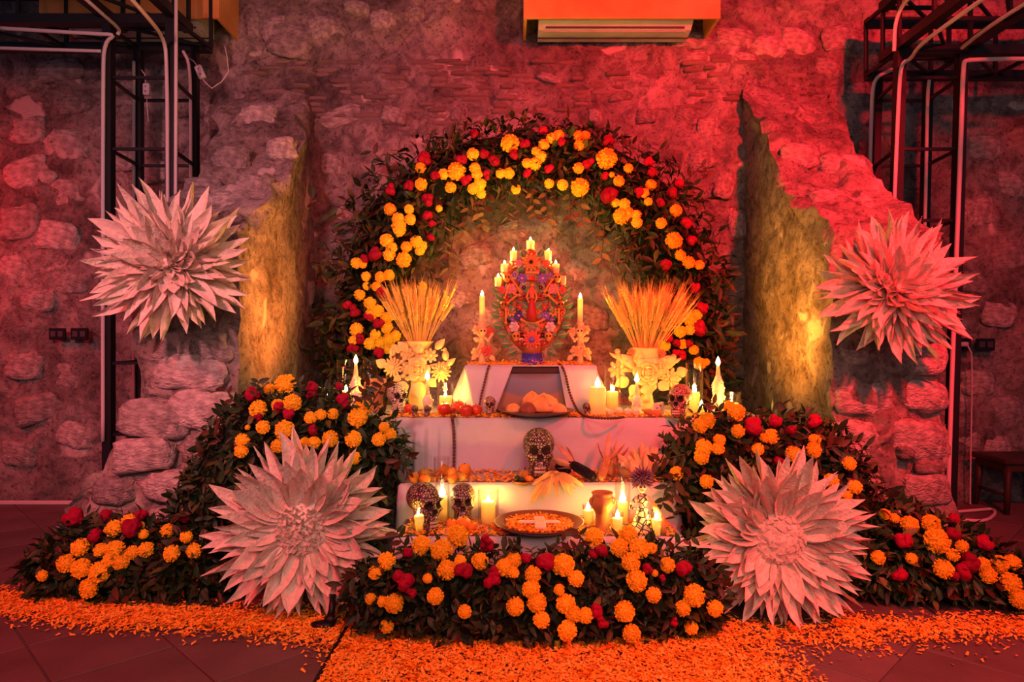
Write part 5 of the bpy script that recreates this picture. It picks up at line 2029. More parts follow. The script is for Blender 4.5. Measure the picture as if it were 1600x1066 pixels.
def clay_vase_left():
    b = on(655, 640, zt2)
    r = thing('clay_vase', 'cream clay vase with birds and applied roses behind the cream skull', 'vase', b + Vector((0, 0, .002)))
    k = K(b.y)
    X = pxf(b, 657, 640)
    mb = MB()
    mb.lathe([(0, 0), (15 * k, 0), (16.5 * k, 6 * k), (16.5 * k, 22 * k), (13 * k, 34 * k), (13 * k, 48 * k), (14 * k, 62 * k), (12 * k, 76 * k), (9 * k, 84 * k), (11 * k, 90 * k), (22 * k, 105 * k), (22.5 * k, 106 * k), (20.5 * k, 105 * k), (9 * k, 88 * k), (0, 84 * k)], 28)
    mb.build('body', 'cream_clay', r)
    f = .062
    rose(r, X(657, 577, f), 21 * k, 'cream_clay')
    daisy(r, X(618, 574, f * .5), 17 * k, 14, 'cream_clay', 'cream_clay', (-.3, -1, .05), rings=2)
    daisy(r, X(692, 581, f * .6), 17 * k, 14, 'cream_clay', 'cream_clay', (.3, -1, .0), rings=2)
    rose(r, X(640, 554, f * .7), 11 * k, 'cream_clay')
    daisy(r, X(676, 556, f * .7), 12 * k, 8, 'cream_clay', 'cream_clay', (.2, -1, .2))
    for (x, y, dx, dy, L, w, ff) in ((641, 548, -9, 8, 15, 11, .8), (659, 552, 0, 10, 12, 11, 1), (684, 546, 8, 9, 16, 9, .6), (700, 572, 10, 8, 14, 7, .5), (606, 572, -9, 5, 13, 12, .3), (636, 596, -3, -9, 15, 15, .9), (655, 598, 2, -10, 19, 16, .9),
                                     (673, 592, 6, -6, 13, 11, .8), (628, 552, -6, 10, 12, 9, .5), (630, 588, -6, -4, 10, 9, .6)):
        clay_leaf(r, X(x, y, f * ff), Vector((dx, -1, dy)), L * 1.35 * k, w * 1.35 * k, 'cream_clay')
    for x, y in ((632, 566), (636, 571), (633, 577), (637, 582), (634, 588), (640, 592)):
        mb = MB()
        mb.ball(X(x, y, f * .62), 4 * k, 8, 6)
        mb.build('clay_grape', 'cream_clay', r)
    bird(r, X(617, 550, f * .45), 17 * k, 1)
    bird(r, X(699, 556, f * .45), 19 * k, -1)
    for a, c in (((617, 562), (650, 572)), ((699, 568), (668, 574)), ((618, 576), (650, 580)), ((692, 582), (662, 582))):
        mb = MB()
        mb.tube([X(*a, f * .35), X(*c, f * .3)], 3.0 * k, 6)
        mb.build('clay_stem', 'cream_clay', r)
    return b, k, 105


def clay_vase_right():
    b = on(1008, 640, zt2)
    r = thing('clay_vase', 'cream clay vase with curling birds and applied rose behind the rust skull', 'vase', b + Vector((0, 0, .002)))
    k = K(b.y)
    X = pxf(b, 1009, 640)
    mb = MB()
    mb.lathe([(0, 0), (13 * k, 0), (14 * k, 6 * k), (11 * k, 22 * k), (11 * k, 34 * k), (14 * k, 48 * k), (17 * k, 60 * k), (19 * k, 68 * k), (26 * k, 77 * k), (23 * k, 79 * k), (22 * k, 92 * k), (24 * k, 96 * k), (22 * k, 96 * k), (19 * k, 80 * k), (0, 76 * k)], 28)
    mb.build('body', 'cream_clay', r)
    f = .072
    rose(r, X(1008, 581, f), 24 * k, 'cream_clay')
    daisy(r, X(1046, 592, f * .6), 18 * k, 9, 'cream_clay', 'cream_clay', (.3, -1, 0), rings=2)
    daisy(r, X(965, 578, f * .5), 16 * k, 8, 'cream_clay', 'cream_clay', (-.3, -1, 0))
    rose(r, X(1028, 572, f * .9), 15 * k, 'cream_clay')
    for (x, y, dx, dy, L, w, ff) in ((986, 571, -8, 8, 18, 12, .7), (1030, 566, 12, 3, 18, 12, .8), (980, 592, -8, -4, 18, 14, .8), (1006, 600, 2, -9, 15, 16, .95), (1026, 598, 8, -5, 14, 13, .9), (992, 602, -5, -8, 14, 13, .9), (1056, 584, 8, 3, 13, 13, .5), (1000, 566, -2, 8, 11, 9, 1.0)):
        clay_leaf(r, X(x, y, f * ff), Vector((dx, -1, dy)), L * 1.35 * k, w * 1.35 * k, 'cream_clay')
    for x, y, rr_ in ((1016, 603, 8), (994, 612, 7), (1008, 620, 9), (986, 622, 6)):
        mb = MB()
        mb.ball(X(x, y, .055), rr_ * k, 10, 7)
        mb.build('clay_fruit', 'cream_clay', r)
    for s_, pts in ((-1, ((990, 574), (975, 566), (965, 558), (964, 550))), (1, ((1030, 574), (1044, 570), (1050, 566), (1051, 558)))):
        mb = MB()
        mb.tube([X(*p, f * .5) for p in pts], [6.5 * k, 6.5 * k, 5 * k, 3.5 * k], 10)
        mb.ball(X(*pts[-1], f * .5), 4.5 * k, 9, 6)
        e_ = X(*pts[-1], f * .5)
        mb.tube([e_, e_ + Vector((-s_ * 5 * k, 0, 0))], [2 * k, .3 * k], 5)
        o = mb.build('bird', 'cream_clay', r)
        mb = MB()
        q = X(*pts[2], f * .5)
        mb.tube([q, q + Vector((s_ * 7 * k, 0, 2 * k)), q + Vector((s_ * 13 * k, 0, 6 * k))], [4 * k, 3 * k, .8 * k], 8)
        mb.build('tail', 'cream_clay', o)
        mb = MB()
        mb.ball(X((pts[1][0] + pts[0][0]) / 2, pts[1][1] + 2, f * .6), (8 * k, 4 * k, 6 * k), 8, 6)
        mb.build('wing', 'cream_clay', o)
    for x, y in ((984, 552), (1032, 553)):
        rose(r, X(x, y, .055), 7 * k, 'terracotta')
    for a, c in (((965, 578), (990, 580)), ((1046, 592), (1018, 588)), ((986, 556), (990, 570)), ((1032, 556), (1028, 570))):
        mb = MB()
        mb.tube([X(*a, f * .35), X(*c, f * .3)], 3.2 * k, 6)
        mb.build('clay_stem', 'cream_clay', r)
    return b, k, 95


def wheat_mesh(seed):
    r_ = random.Random(seed)
    mb = MB()
    bend = r_.uniform(-.12, .12)
    P = lambda t: Vector((bend * t * t, 0, t))
    mb.tube([P(0), P(.3), P(.6)], [.0042, .004, .0034], 4)
    for i in range(10):
        t = .55 + i * .030
        for s_ in (-1, 1):
            p = P(t) + Vector((s_ * .008, r_.uniform(-.004, .004), 0))
            m = Matrix.Translation(p) @ Matrix.Rotation(s_ * .28, 4, 'Y')
            mb.lathe([(.001, -.018), (.0145, 0), (.001, .034)], 4, T=m, cap=False)
            tip = p + Vector((s_ * (.012 + .028 * r_.random()), r_.uniform(-.03, .03), .17 + r_.uniform(0, .08)))
            b0 = p + Vector((0, 0, .015))
            mb.add([b0 + Vector((-.0018, 0, 0)), b0 + Vector((.0018, 0, 0)), tip], [(0, 1, 2)])
            mb.add([b0 + Vector((0, -.0018, 0)), b0 + Vector((0, .0018, 0)), tip], [(0, 1, 2)])
    return mb.mesh('wheat_stalk', 'wheat', False)


WHEAT = [wheat_mesh(s) for s in range(7)]


def wheat_sheaf(label, b, k, hmouth, spread, n, lean, Lpx):
    base = b + Vector((0, 0, (hmouth - 16) * k))
    root = thing('wheat_sheaf', label, 'wheat', base)
    for i in range(n):
        u = math.sqrt(random.random()) * random.choice((-1, 1))
        u = random.uniform(-1, 1) * .55 + u * .45
        v = random.uniform(-1, 1) * math.sqrt(max(0, 1 - u * u))
        tx, ty = u * spread + lean, v * .30
        L = Lpx * k * random.uniform(.66, 1.02) * (1 + .12 * abs(u))
        m = Matrix.Translation((u * 10 * k, v * 10 * k, random.uniform(0, .01))) @ Matrix.Rotation(tx, 4, 'Y') @ Matrix.Rotation(-ty, 4, 'X') @ Matrix.Rotation(random.uniform(0, 6.28), 4, 'Z') @ Matrix.Diagonal((L, L, L, 1))
        link('wheat_stalk', random.choice(WHEAT), root, m)


b_, k_, h_ = clay_vase_left()
wheat_sheaf('golden wheat sheaf fanning out of the vase behind the cream skull', b_, k_, h_, .58, 105, -.06, 116)
b_, k_, h_ = clay_vase_right()
wheat_sheaf('golden wheat sheaf fanning out of the vase behind the rust skull', b_, k_, h_, .64, 125, .08, 123)

# ================================================================ TREE OF LIFE
tb_ = on(833, 571.6, Z1 + .006)
tb_.y = 3.74
tb_.z = Z1 + .009
tree = thing('tree_of_life', 'painted clay tree of life with skeletons and flowers carrying seven candles', 'candelabra', tb_)
k = K(3.74)
X = pxf(tb_, 833, 569)
mb = MB()
mb.lathe([(0, 0), (19 * k, 0), (19 * k, 2 * k), (16.5 * k, 6 * k), (15.5 * k, 15 * k), (16.5 * k, 17 * k), (0, 17 * k)], 28)
mb.build('base', 'paint_blue', tree)
for i in range(9):
    mb = MB()
    a = (i - 4) * .30
    mb.ball((math.sin(a) * 17 * k, -math.cos(a) * 17 * k, (6 + 1.4 * (i % 2)) * k), (1.5 * k, .8 * k, 1.5 * k), 6, 4)
    mb.build('base_dot', 'paint_pink' if i == 4 else 'paint_violet', tree)
mb = MB()
mb.lathe([(0, 16 * k), (16 * k, 16 * k), (14 * k, 22 * k), (15 * k, 34 * k), (13 * k, 44 * k), (0, 46 * k)], 20)
mb.build('trunk', 'tree_orange', tree)
for s_ in (-1, 1):
    mx = lambda x: 833 + s_ * (x - 833)
    mb = MB()
    mb.tube([X(mx(840), 550), X(mx(858), 535), X(mx(872), 512), X(mx(882), 485), X(mx(884), 462), X(mx(877), 440), X(mx(866), 424), X(mx(852), 410), X(mx(840), 404)], [5 * k, 4.5 * k, 4 * k, 4 * k, 4 * k, 3.5 * k, 3.5 * k, 3.5 * k, 3.5 * k], 8)
    mb.build('branch', 'tree_orange', tree)
    mb = MB()
    mb.tube([X(mx(836), 540), X(mx(848), 515), X(mx(860), 490), X(mx(862), 465), X(mx(855), 440), X(mx(846), 420)], [4 * k] * 6, 8)
    mb.build('branch', 'tree_orange', tree)
    for (x, y), (x2, y2) in (((848, 515), (872, 512)), ((860, 490), (882, 485)), ((862, 465), (884, 462)), ((855, 440), (877, 440)), ((836, 505), (860, 490)), ((836, 470), (862, 465))):
        mb = MB()
        mb.tube([X(mx(x), y), X(mx(x2), y2)], 3 * k, 6)
        mb.build('branch', 'tree_orange', tree)
    # leaves round the outside, tips outward
    for x, y, dx, dy in ((879, 466, 9, 8), (884, 478, 10, 5), (884, 492, 10, 3), (880, 508, 11, 2), (874, 522, 11, 2), (867, 536, 11, 1), (858, 545, 9, -4), (883, 457, 9, 8)):
        clay_leaf(tree, X(mx(x - 1), y + 2, .012), Vector((s_ * dx, -1.5, dy)), 16 * k, 13 * k, 'paint_green', vein='paint_yellow')
    for x, y, dx, dy in ((862, 478, 2, -8), (848, 474, -6, -6), (838, 448, 2, -9), (844, 402, 5, 9), (855, 424, -5, 3), (853, 392, 2, 10)):
        clay_leaf(tree, X(mx(x), y, .018), Vector((s_ * dx, -2, dy)), 13 * k, 10 * k, 'paint_green', vein='paint_yellow')
    daisy(tree, X(mx(849), 436, .026), 8.6 * k, 7, 'paint_violet', 'paint_pink', (s_ * .1, -1, .05))
    rose(tree, X(mx(855), 413, .024), 7 * k, 'paint_coral' if s_ > 0 else 'paint_pink', (s_ * .2, -1, .2))
    rose(tree, X(mx(866), 452, .024), 8.5 * k, 'paint_pink', (s_ * .2, -1, .0))
    rose(tree, X(mx(881), 454, .016), 7 * k, 'paint_coral', (s_ * .3, -1, .1))
    daisy(tree, X(mx(856), 458, .022), 7.5 * k, 7, 'paint_yellow', 'paint_dark', (0, -1, 0))
    daisy(tree, X(mx(854), 494, .024), 7.5 * k, 7, 'paint_blue' if s_ < 0 else 'paint_violet', 'paint_yellow', (0, -1, .1))
    daisy(tree, X(mx(852), 481, .020), 6 * k, 6, 'paint_red', 'paint_yellow', (0, -1, .1))
    daisy(tree, X(mx(852), 536, .018), 5.5 * k, 6, 'paint_red', 'paint_yellow', (0, -1, -.1))
    daisy(tree, X(mx(866), 488, .018), 8 * k, 7, 'paint_yellow', 'tree_orange', (s_ * .2, -1, 0))
    daisy(tree, X(mx(873), 469, .016), 5.5 * k, 6, 'paint_red', 'paint_yellow', (s_ * .2, -1, 0))
    rose(tree, X(mx(861), 511, .024), 8.6 * k, 'paint_white', (s_ * .2, -1, 0))
    daisy(tree, X(mx(870), 502, .012), 5 * k, 6, 'paint_dark', 'paint_dark', (s_ * .3, -1, .3))
    daisy(tree, X(mx(869), 420, .010), 5.5 * k, 7, 'paint_yellow', 'paint_coral', (s_ * .3, -1, .1))
    daisy(tree, X(mx(846), 450, .018), 4 * k, 6, 'paint_dark', 'paint_red', (0, -1, 0))
    for x, y, rr_, m1, m2 in ((842, 424, 4.5, 'paint_coral', 'paint_yellow'), (846, 463, 5, 'paint_red', 'paint_dark'), (842, 487, 4.5, 'paint_yellow', 'paint_red'), (847, 508, 5, 'paint_coral', 'paint_yellow'),
                              (868, 444, 4.5, 'paint_red', 'paint_yellow'), (880, 490, 4, 'paint_coral', 'paint_dark'), (864, 500, 4.5, 'paint_violet', 'paint_yellow'), (849, 524, 5, 'paint_dark', 'paint_red'), (842, 515, 4, 'paint_yellow', 'paint_coral'),
                              (868, 516, 4.5, 'paint_coral', 'paint_yellow'), (861, 430, 4, 'paint_violet', 'paint_pink'), (874, 460, 4, 'paint_coral', 'paint_yellow'), (858, 445, 4, 'paint_red', 'paint_yellow'), (845, 542, 4.5, 'paint_red', 'paint_yellow')):
        daisy(tree, X(mx(x), y, .014), rr_ * k, 6, m1, m2, (s_ * .1, -1, 0))
    for x, y, dx, dy in ((846, 430, 6, 5), (866, 462, -5, -6), (850, 488, 6, 5), (846, 516, -6, 5), (862, 518, 6, -5), (842, 456, -4, -7), (870, 495, -6, -4), (864, 476, 5, 7)):
        clay_leaf(tree, X(mx(x), y, .008), Vector((s_ * dx, -1.5, dy)), 11 * k, 8 * k, 'paint_green')
    # skulls
    for x, y, rr_ in ((872, 434, 6.5), (877, 476, 6.2), (858, 525, 6.4)):
        p = X(mx(x), y, .026)
        mb = MB()
        mb.ball(p, (rr_ * k, rr_ * k * .9, rr_ * k), 12, 8)
        mb.ball(p + Vector((0, -.0015, -rr_ * k * .85)), (rr_ * k * .62, rr_ * k * .66, rr_ * k * .55), 10, 6)
        o = mb.build('small_skull', 'tree_orange' if y == 476 else 'paint_yellow', tree)
        for q in (-1, 1):
            mb = MB()
            mb.ball(p + Vector((q * rr_ * .38 * k, -rr_ * .82 * k, -.1 * k)), (rr_ * .26 * k,) * 3, 8, 5)
            mb.build('eye', 'paint_dark', o)
    # bones: limbs of the seated skeletons
    for a, c in (((864, 438), (852, 456)), ((857, 462), (871, 474)), ((874, 484), (874, 505)), ((868, 446), (876, 466)), ((850, 500), (840, 505))):
        mb = MB()
        A, B_ = X(mx(a[0]), a[1], .030), X(mx(c[0]), c[1], .030)
        mb.tube([A, B_], 1.7 * k, 7)
        mb.ball(A, 2.5 * k, 7, 5)
        mb.ball(B_, 2.7 * k, 7, 5)
        mb.build('bone', 'paint_yellow', tree)
daisy(tree, X(831, 411, .030), 15 * k, 12, 'paint_yellow', 'paint_dark', (0, -1, .05), rings=2, cr=.2)
rose(tree, X(833, 396, .016), 7 * k, 'paint_red', (0, -1, .5))
daisy(tree, X(832, 531, .040), 16 * k, 12, 'paint_coral', 'paint_violet', (0, -1, 0), rings=2, cr=.3)
for y, w in ((427, 20), (504, 22)):
    mb = MB()
    mb.box(X(833, y, .028), (w * k, .02, 4 * k), bev=.002)
    mb.build('ledge', 'paint_yellow', tree, smooth=False)
# the lady in red in the middle
lady = MB()
lady.tube([X(832, 502, .034), X(832, 488, .036), X(832, 474, .036), X(832, 466, .035)], [8.5 * k, 7 * k, 4.2 * k, 3 * k], 12)
lo = lady.build('figure_dress', 'paint_red', tree)
mb = MB()
mb.tube([X(832, 467, .036), X(832, 458, .036), X(832, 452, .035), X(832, 449, .035)], [3.4 * k, 5 * k, 4 * k, 1.4 * k], 10)
mb.build('figure_bodice', 'paint_coral', lo)
mb = MB()
mb.ball(X(832, 444, .036), (3.6 * k, 3.6 * k, 4.4 * k), 10, 7)
ho = mb.build('figure_head', 'paint_yellow', tree)
for q in (-1, 1):
    mb = MB()
    mb.ball(X(832 + q * 1.4, 443.6, .036 + 3.2 * k), 1.0 * k, 6, 4)
    mb.build('eye', 'paint_dark', ho)
mb = MB()
mb.lathe([(10 * k, -.6 * k), (11 * k, .2 * k), (5 * k, 1.2 * k), (5.5 * k, 7 * k), (0, 8 * k)], 18, c=tuple(X(832, 439.5, .034)))
mb.build('figure_hat', 'paint_red', ho)
for q in (-1, 1):
    mb = MB()
    mb.tube([X(832 + q * 4.5, 454, .036), X(832 + q * 8, 466, .040), X(832 + q * 4, 474, .046)], [1.5 * k, 1.4 * k, 1.3 * k], 7)
    mb.build('figure_arm', 'paint_yellow', lo)
mb = MB()
mb.tube([X(833, 478, .046), X(832, 490, .047), X(831, 501, .046)], [1.8 * k, 2.4 * k, 3.2 * k], 8)
mb.build('figure_sash', 'paint_coral', lo)

TC = [('white candle at the very top of the clay tree', 830.5, 389.5, 376, 6.5, 1), ('second candle from the top of the clay tree, above the apples', 804, 408, 392, 5.4, 1), ('second candle from the top of the clay tree, above the broad pillar candle', 858, 408, 392, 5.6, 1),
      ('third candle from the top of the clay tree, above the apples', 790, 426, 412, 6, 1), ('third candle from the top of the clay tree, above the broad pillar candle', 870, 427, 412, 5.8, 1),
      ('lowest lit side candle of the clay tree above the apples', 780, 449, 433, 5.6, 1), ('unlit lowest side candle of the clay tree on the side of the broad pillar', 881, 446, 431, 5.2, 0)]
for lb, x, yb, yt_, rp, lit in TC:
    p = tb_ + X(x, yb, .0)
    mb = MB()
    q = X(x, yb + 1.2)
    mb.lathe([(2.5 * k, -9 * k), (3 * k, -3 * k), (rp * 1.05 * k, -1.2 * k), (rp * 1.12 * k, .6 * k), (0, .6 * k)], 14, c=tuple(q))
    mb.build('candle_cup', 'tree_orange', tree)
    candle(lb, p + Vector((0, 0, -.4 * k)), rp * k * .86, (yb - yt_) * k, .026, 1.3 * PW if lit else 0, CG, bool(lit), taper=1.18)


# candlesticks with little figures
def figure_stick(label, px, flip, bodymat):
    b = at(px, 569, 3.76)
    b.z = Z1 + .009
    r = thing('candlestick', label, 'candlestick', b)
    kk = K(3.76)
    Y = pxf(b, px, 570)
    g = lambda x, y, f=0.0: Y(px + flip * x, y, f)
    mb = MB()
    mb.lathe([(0, 0), (8 * kk, 0), (8 * kk, 1.5 * kk), (4.5 * kk, 4 * kk), (4 * kk, 24 * kk), (5.5 * kk, 34 * kk), (4 * kk, 50 * kk), (5 * kk, 58 * kk), (6.5 * kk, 64 * kk), (5 * kk, 65 * kk), (0, 63 * kk)], 16)
    mb.build('stem', 'cream_clay', r)
    mb = MB()
    mb.ball(g(2, 519, .02), (6.5 * kk, 6 * kk, 7 * kk), 12, 8)
    mb.ball(g(2, 525, .022), (4 * kk, 4 * kk, 3.5 * kk), 10, 6)
    h = mb.build('figure_head', 'cream_clay', r)
    for q in (-1, 1):
        mb = MB()
        mb.ball(g(2 + q * 2.6, 518.5, .02 + 5.2 * kk), 1.5 * kk, 7, 5)
        mb.build('eye', 'paint_dark', h)
    for a, c in (((-1, 528), (-9, 520)), ((4, 529), (10, 534)), ((-2, 538), (-6, 546)), ((10, 534), (16, 524))):
        mb = MB()
        mb.tube([g(*a, .018), g(*c, .024)], [2.4 * kk, 2 * kk], 7)
        mb.ball(g(*c, .024), 2.8 * kk, 7, 5)
        mb.build('figure_arm', 'cream_clay', r)
    rose(r, g(-8, 517, .012), 8 * kk, 'cream_clay', (-flip * .4, -1, .2))
    rose(r, g(13, 520, .008), 8 * kk, bodymat, (flip * .4, -1, .2))
    rose(r, g(8, 550, .018), 9.5 * kk, bodymat, (flip * .2, -1, 0))
    rose(r, g(-9, 552, .012), 8.5 * kk, 'cream_clay', (-flip * .3, -1, 0))
    daisy(r, g(0, 546, .02), 6 * kk, 6, 'cream_clay', 'paint_coral', (0, -1, 0))
    for x, y, dx, dy in ((-9, 556, -6, -7), (13, 557, 6, -6), (-4, 534, -8, 4)):
        clay_leaf(r, g(x, y, .01), Vector((flip * dx, -1, dy)), 11 * kk, 8 * kk, 'cream_clay')
    return b, kk


b_, kk = figure_stick('clay candlestick with a small skeleton on the side of the apples', 753, 1, 'paint_coral')
candle('slim taper candle on the clay candlestick on the side of the apples', b_ + Vector((.001, 0, 64.5 * kk)), 4.2 * kk, 42 * kk, .034, 2.2 * PW)
b_, kk = figure_stick('clay candlestick with a small skeleton on the side of the broad pillar', 907, -1, 'cream_clay')
candle('slim taper candle on the clay candlestick on the side of the broad pillar', b_ + Vector((-.001, 0, 64.5 * kk)), 4.2 * kk, 38 * kk, .034, 2.2 * PW)

# ================================================================ FRUIT, DISHES, BREAD
def apple(label, px, py, rpx, z, group):
    b = on(px, py, z)
    r = rpx * K(b.y)
    root = thing('apple', label, 'apple', b + Vector((0, 0, .002)), random.uniform(0, 6), group)
    mb = MB()
    mb.lathe([(0, .12 * r), (.35 * r, 0), (.75 * r, .25 * r), (1.0 * r, .95 * r), (.92 * r, 1.4 * r), (.55 * r, 1.72 * r), (.2 * r, 1.62 * r), (0, 1.48 * r)], 18)
    mb.build('flesh', 'apple_red', root)
    mb = MB()
    mb.tube([(0, 0, 1.45 * r), (.04 * r, 0, 1.75 * r), (.14 * r, 0, 2.0 * r)], [.05 * r, .045 * r, .06 * r], 6)
    mb.build('stem', 'twig', root)


AG = 'red apples on the table edge'
for lb, x, y, r_ in (('red apple behind the tiny skulls beside the cream skull', 640, 648, 9), ('red apple in front of the candle in a low glass', 694, 650, 11), ('red apple between the bead string and cloth flap, rearmost', 716, 645, 10), ('bright red apple in front just beside the hanging beads', 728, 652, 11),
                     ('red apple between the bright front one and the small painted skull', 744, 651, 10), ('red apple behind the front pair by the cloth flap', 737, 644, 9), ('small red apple half under the rearmost apple by the beads', 706, 648, 7)):
    apple(lb, x, y, r_, zt2, AG)


def round_fruit(name, label, cat, px, py, rpx, z, matn, sq=.9, group=None, lift=0.0, dimple=True):
    b = on(px, py, z)
    r = rpx * K(b.y)
    root = thing(name, label, cat, b + Vector((0, 0, .002 + lift)), random.uniform(0, 6), group)
    mb = MB()
    h = 2 * r * sq
    mb.lathe([(0, .02 * h), (.45 * r, 0.0), (.85 * r, .2 * h), (1.0 * r, .48 * h), (.88 * r, .78 * h), (.5 * r, .96 * h), (.16 * r, .97 * h), (0, .95 * h)], 18)
    mb.build('peel', matn, root)
    mb = MB()
    mb.lathe([(.12 * r, .95 * h), (.14 * r, 1.0 * h), (.05 * r, 1.03 * h), (0, 1.02 * h)], 7)
    mb.build('stem_end', 'pepper_green', root)
    return root


OG = 'oranges on the second tier'
for lb, x, y, r_, m_, sq, lf in (('orange at the outer corner of the second tier', 646, 755, 9, 'orange_peel', .92, 0), ('brownish mango behind the corner oranges', 663, 749, 10, 'mango', .8, 0), ('flattish orange in front of the brownish mango', 664, 756, 9, 'orange_peel', .75, 0),
                                 ('reddish orange behind the empty glass on the second tier', 694, 744, 9, 'orange_peel', .95, 0), ('orange just beside the empty glass', 705, 749, 9.5, 'orange_peel', .95, 0), ('orange low in front beside the empty glass', 707, 756, 8, 'orange_peel', .85, 0),
                                 ('small yellowish mandarin beside the loose petals', 720, 753, 8, 'mango', .9, 0), ('orange highest of the row beneath the bead string end', 726, 745, 10.5, 'orange_peel', .95, 0)):
    round_fruit('mango' if 'mango' in lb else 'orange', lb, 'fruit', x, y, r_, Z3 + .004, m_, sq, OG, lf)
for lb, x, y, r_, sq in (('large mandarin in front of the skull on the lowest tier', 724, 829, 12, .85), ('mandarin peeking from behind the large mandarin', 706, 828, 9, .9), ('mandarin squeezed between the large one and the petals', 737, 831, 8, .9)):
    round_fruit('mandarin', lb, 'fruit', x, y, r_, Z4 + .004, 'orange_peel', sq, 'mandarins on the lowest tier')
for lb, x, y, r_ in (('garlic bulb nearest the broad pillar candle', 947, 648, 6), ('garlic bulb in front of the tall glass near the broad pillar', 953, 649.5, 6), ('round garlic bulb in front of the tall glass, highest', 966, 648, 7), ('pale round fruit in front of the vase base', 981, 650, 7), ('small pale round fruit beside the bread dish', 994, 650.5, 6.5)):
    b = on(x, y, zt2)
    r = r_ * K(b.y)
    root = thing('garlic_bulb', lb, 'garlic', b + Vector((0, 0, .002)), random.uniform(0, 6), 'garlic bulbs on the table edge')
    mb = MB()
    for q in range(6):
        a = q * PI / 3
        mb.ball((math.cos(a) * r * .38, math.sin(a) * r * .38, r * .75), (r * .6, r * .6, r * .78), 8, 6)
    mb.build('cloves', 'garlic', root)
    mb = MB()
    mb.tube([(0, 0, 1.2 * r), (.05 * r, 0, 1.6 * r), (.1 * r, 0, 1.95 * r)], [.35 * r, .14 * r, .08 * r], 7)
    mb.build('neck', 'garlic', root)


def dish(name, label, c, r, h, matn, foot=.5):
    root = thing(name, label, 'dish', c)
    mb = MB()
    mb.lathe([(0, .001), (r * foot, 0), (r * (foot + .06), .004), (r * .86, h * .62), (r * .985, h * .92), (r, h), (r * .975, h * 1.02), (r * .945, h * .96), (r * .80, h * .58), (r * foot, h * .22), (0, h * .2)], 40)
    mb.build('body', matn, root)
    return root


def pile(name, label, c, r, n, size, zfun, matn='loose_petal', ring=0.0, parent=None):
    """a heap of loose petals: one object"""
    V, F = [], []
    for i in range(n):
        a = random.uniform(0, 6.283)
        rr_ = r * math.sqrt(random.uniform(ring, 1))
        p = np.array([rr_ * math.cos(a), rr_ * math.sin(a), zfun(rr_) + random.uniform(0, .008)])
        V.append(petal_quad(p, size))
    return petals_obj(name, label, V, matn, c)


def petal_quad(p, size, flat=.5):
    a = random.uniform(0, 6.283)
    tl = random.gauss(0, flat)
    tr = random.gauss(0, flat)
    s = size * random.uniform(.6, 1.3)
    u = np.array([math.cos(a), math.sin(a), math.sin(tl)]) * s
    w = np.array([-math.sin(a), math.cos(a), math.sin(tr)]) * s * .33
    return [p - u * .5 - w * .5, p - u * .5 + w * .5, p + u * .5 + w * .8, p + u * .5 - w * .8]


def petals_obj(name, label, quads, matn='loose_petal', c=(0, 0, 0)):
    V = np.array(quads).reshape(-1, 3)
    F = np.arange(len(V)).reshape(-1, 4)
    return tag(link(name, np_mesh(name, V, F, matn, smooth=False), None, Matrix.Translation(c)), label, 'petals', kind='stuff')


# big clay dish of petals with a pale cross
dc = on(842, 838, Z4)
dc = Vector(((842 - CX) / FOC * 2.83, 2.83, Z4 + .006))
R_ = 71 * K(2.83)
dish('clay_dish', 'wide shallow brown clay dish in the middle of the lowest tier', dc, R_, .043, 'glazed_clay', .45)
pile('petal_heap', 'orange petals heaped inside the wide clay dish', dc + Vector((0, 0, .016)), R_ * .74, 1500, .014, lambda q: .006 + .010 * (q / (R_ * .74)) ** 2)
cr_ = thing('paper_cross', 'pale pink cross lying on the petals in the clay dish', 'cross', dc + Vector((.004, 0, .031)))
mb = MB()
mb.box((0, -.005, .004), (.046, .18, .012), bev=.004)
mb.build('upright', 'paper', cr_, smooth=False)
mb = MB()
mb.box((0, .01, .004), (.17, .030, .010), bev=.004)
mb.build('crossbar', 'paper', cr_, smooth=False)

# bread plate
bc = on(838, 650, zt2)
bc.z = zt2 + .002
kb = K(bc.y)
dish('clay_plate', 'brown clay plate of sweet bread below the picture', bc, 60 * kb, .030, 'glazed_clay', .5)


def bun(label, px, w, h, matn, dy, cross=True):
    c = Vector((bc.x + (px - 838) * kb, bc.y + dy, bc.z + .014))
    root = thing('bread_bun', label, 'bread', c, group='sweet bread on the clay plate')
    r = w * kb
    hh = h * kb
    mb = MB()
    V, F = ICO[3]
    P = V * np.array([r, r, hh]) * (1 + .05 * fbm(V + px, 2.2, 3, px))[:, None]
    P[:, 2] = np.where(P[:, 2] < 0, P[:, 2] * .25, P[:, 2])
    P[:, 2] += hh * .25
    link('crumb', np_mesh('crumb', P, F, matn), root)
    if cross:
        for a in (.4, 1.97):
            mb = MB()
            pts = [Vector((math.cos(a) * r * math.sin(t), math.sin(a) * r * math.sin(t), hh * .25 + hh * math.cos(t))) for t in np.linspace(-1.25, 1.25, 9)]
            mb.tube(pts, [.09 * r, .13 * r, .10 * r, .12 * r, .15 * r, .12 * r, .10 * r, .13 * r, .09 * r], 8)
            mb.build('dough_strip', matn, root)
        mb = MB()
        mb.ball((0, 0, hh * 1.27), r * .18, 9, 6)
        mb.build('dough_knob', matn, root)


bun('round golden bun at the end of the plate by the small painted skull', 802, 13, 12, 'bread', -.01, False)
bun('dark reddish bun in front on the clay plate', 824, 13, 15, 'dark_bread', -.06, False)
bun('large golden bread with crossed dough strips on the clay plate', 850, 25, 21, 'bread', .01)
bun('golden bun rearmost on the clay plate', 832, 17, 23, 'bread', .09)
bun('flat golden bun at the plate end nearest the hanging beads', 872, 14, 12, 'bread', -.02, False)

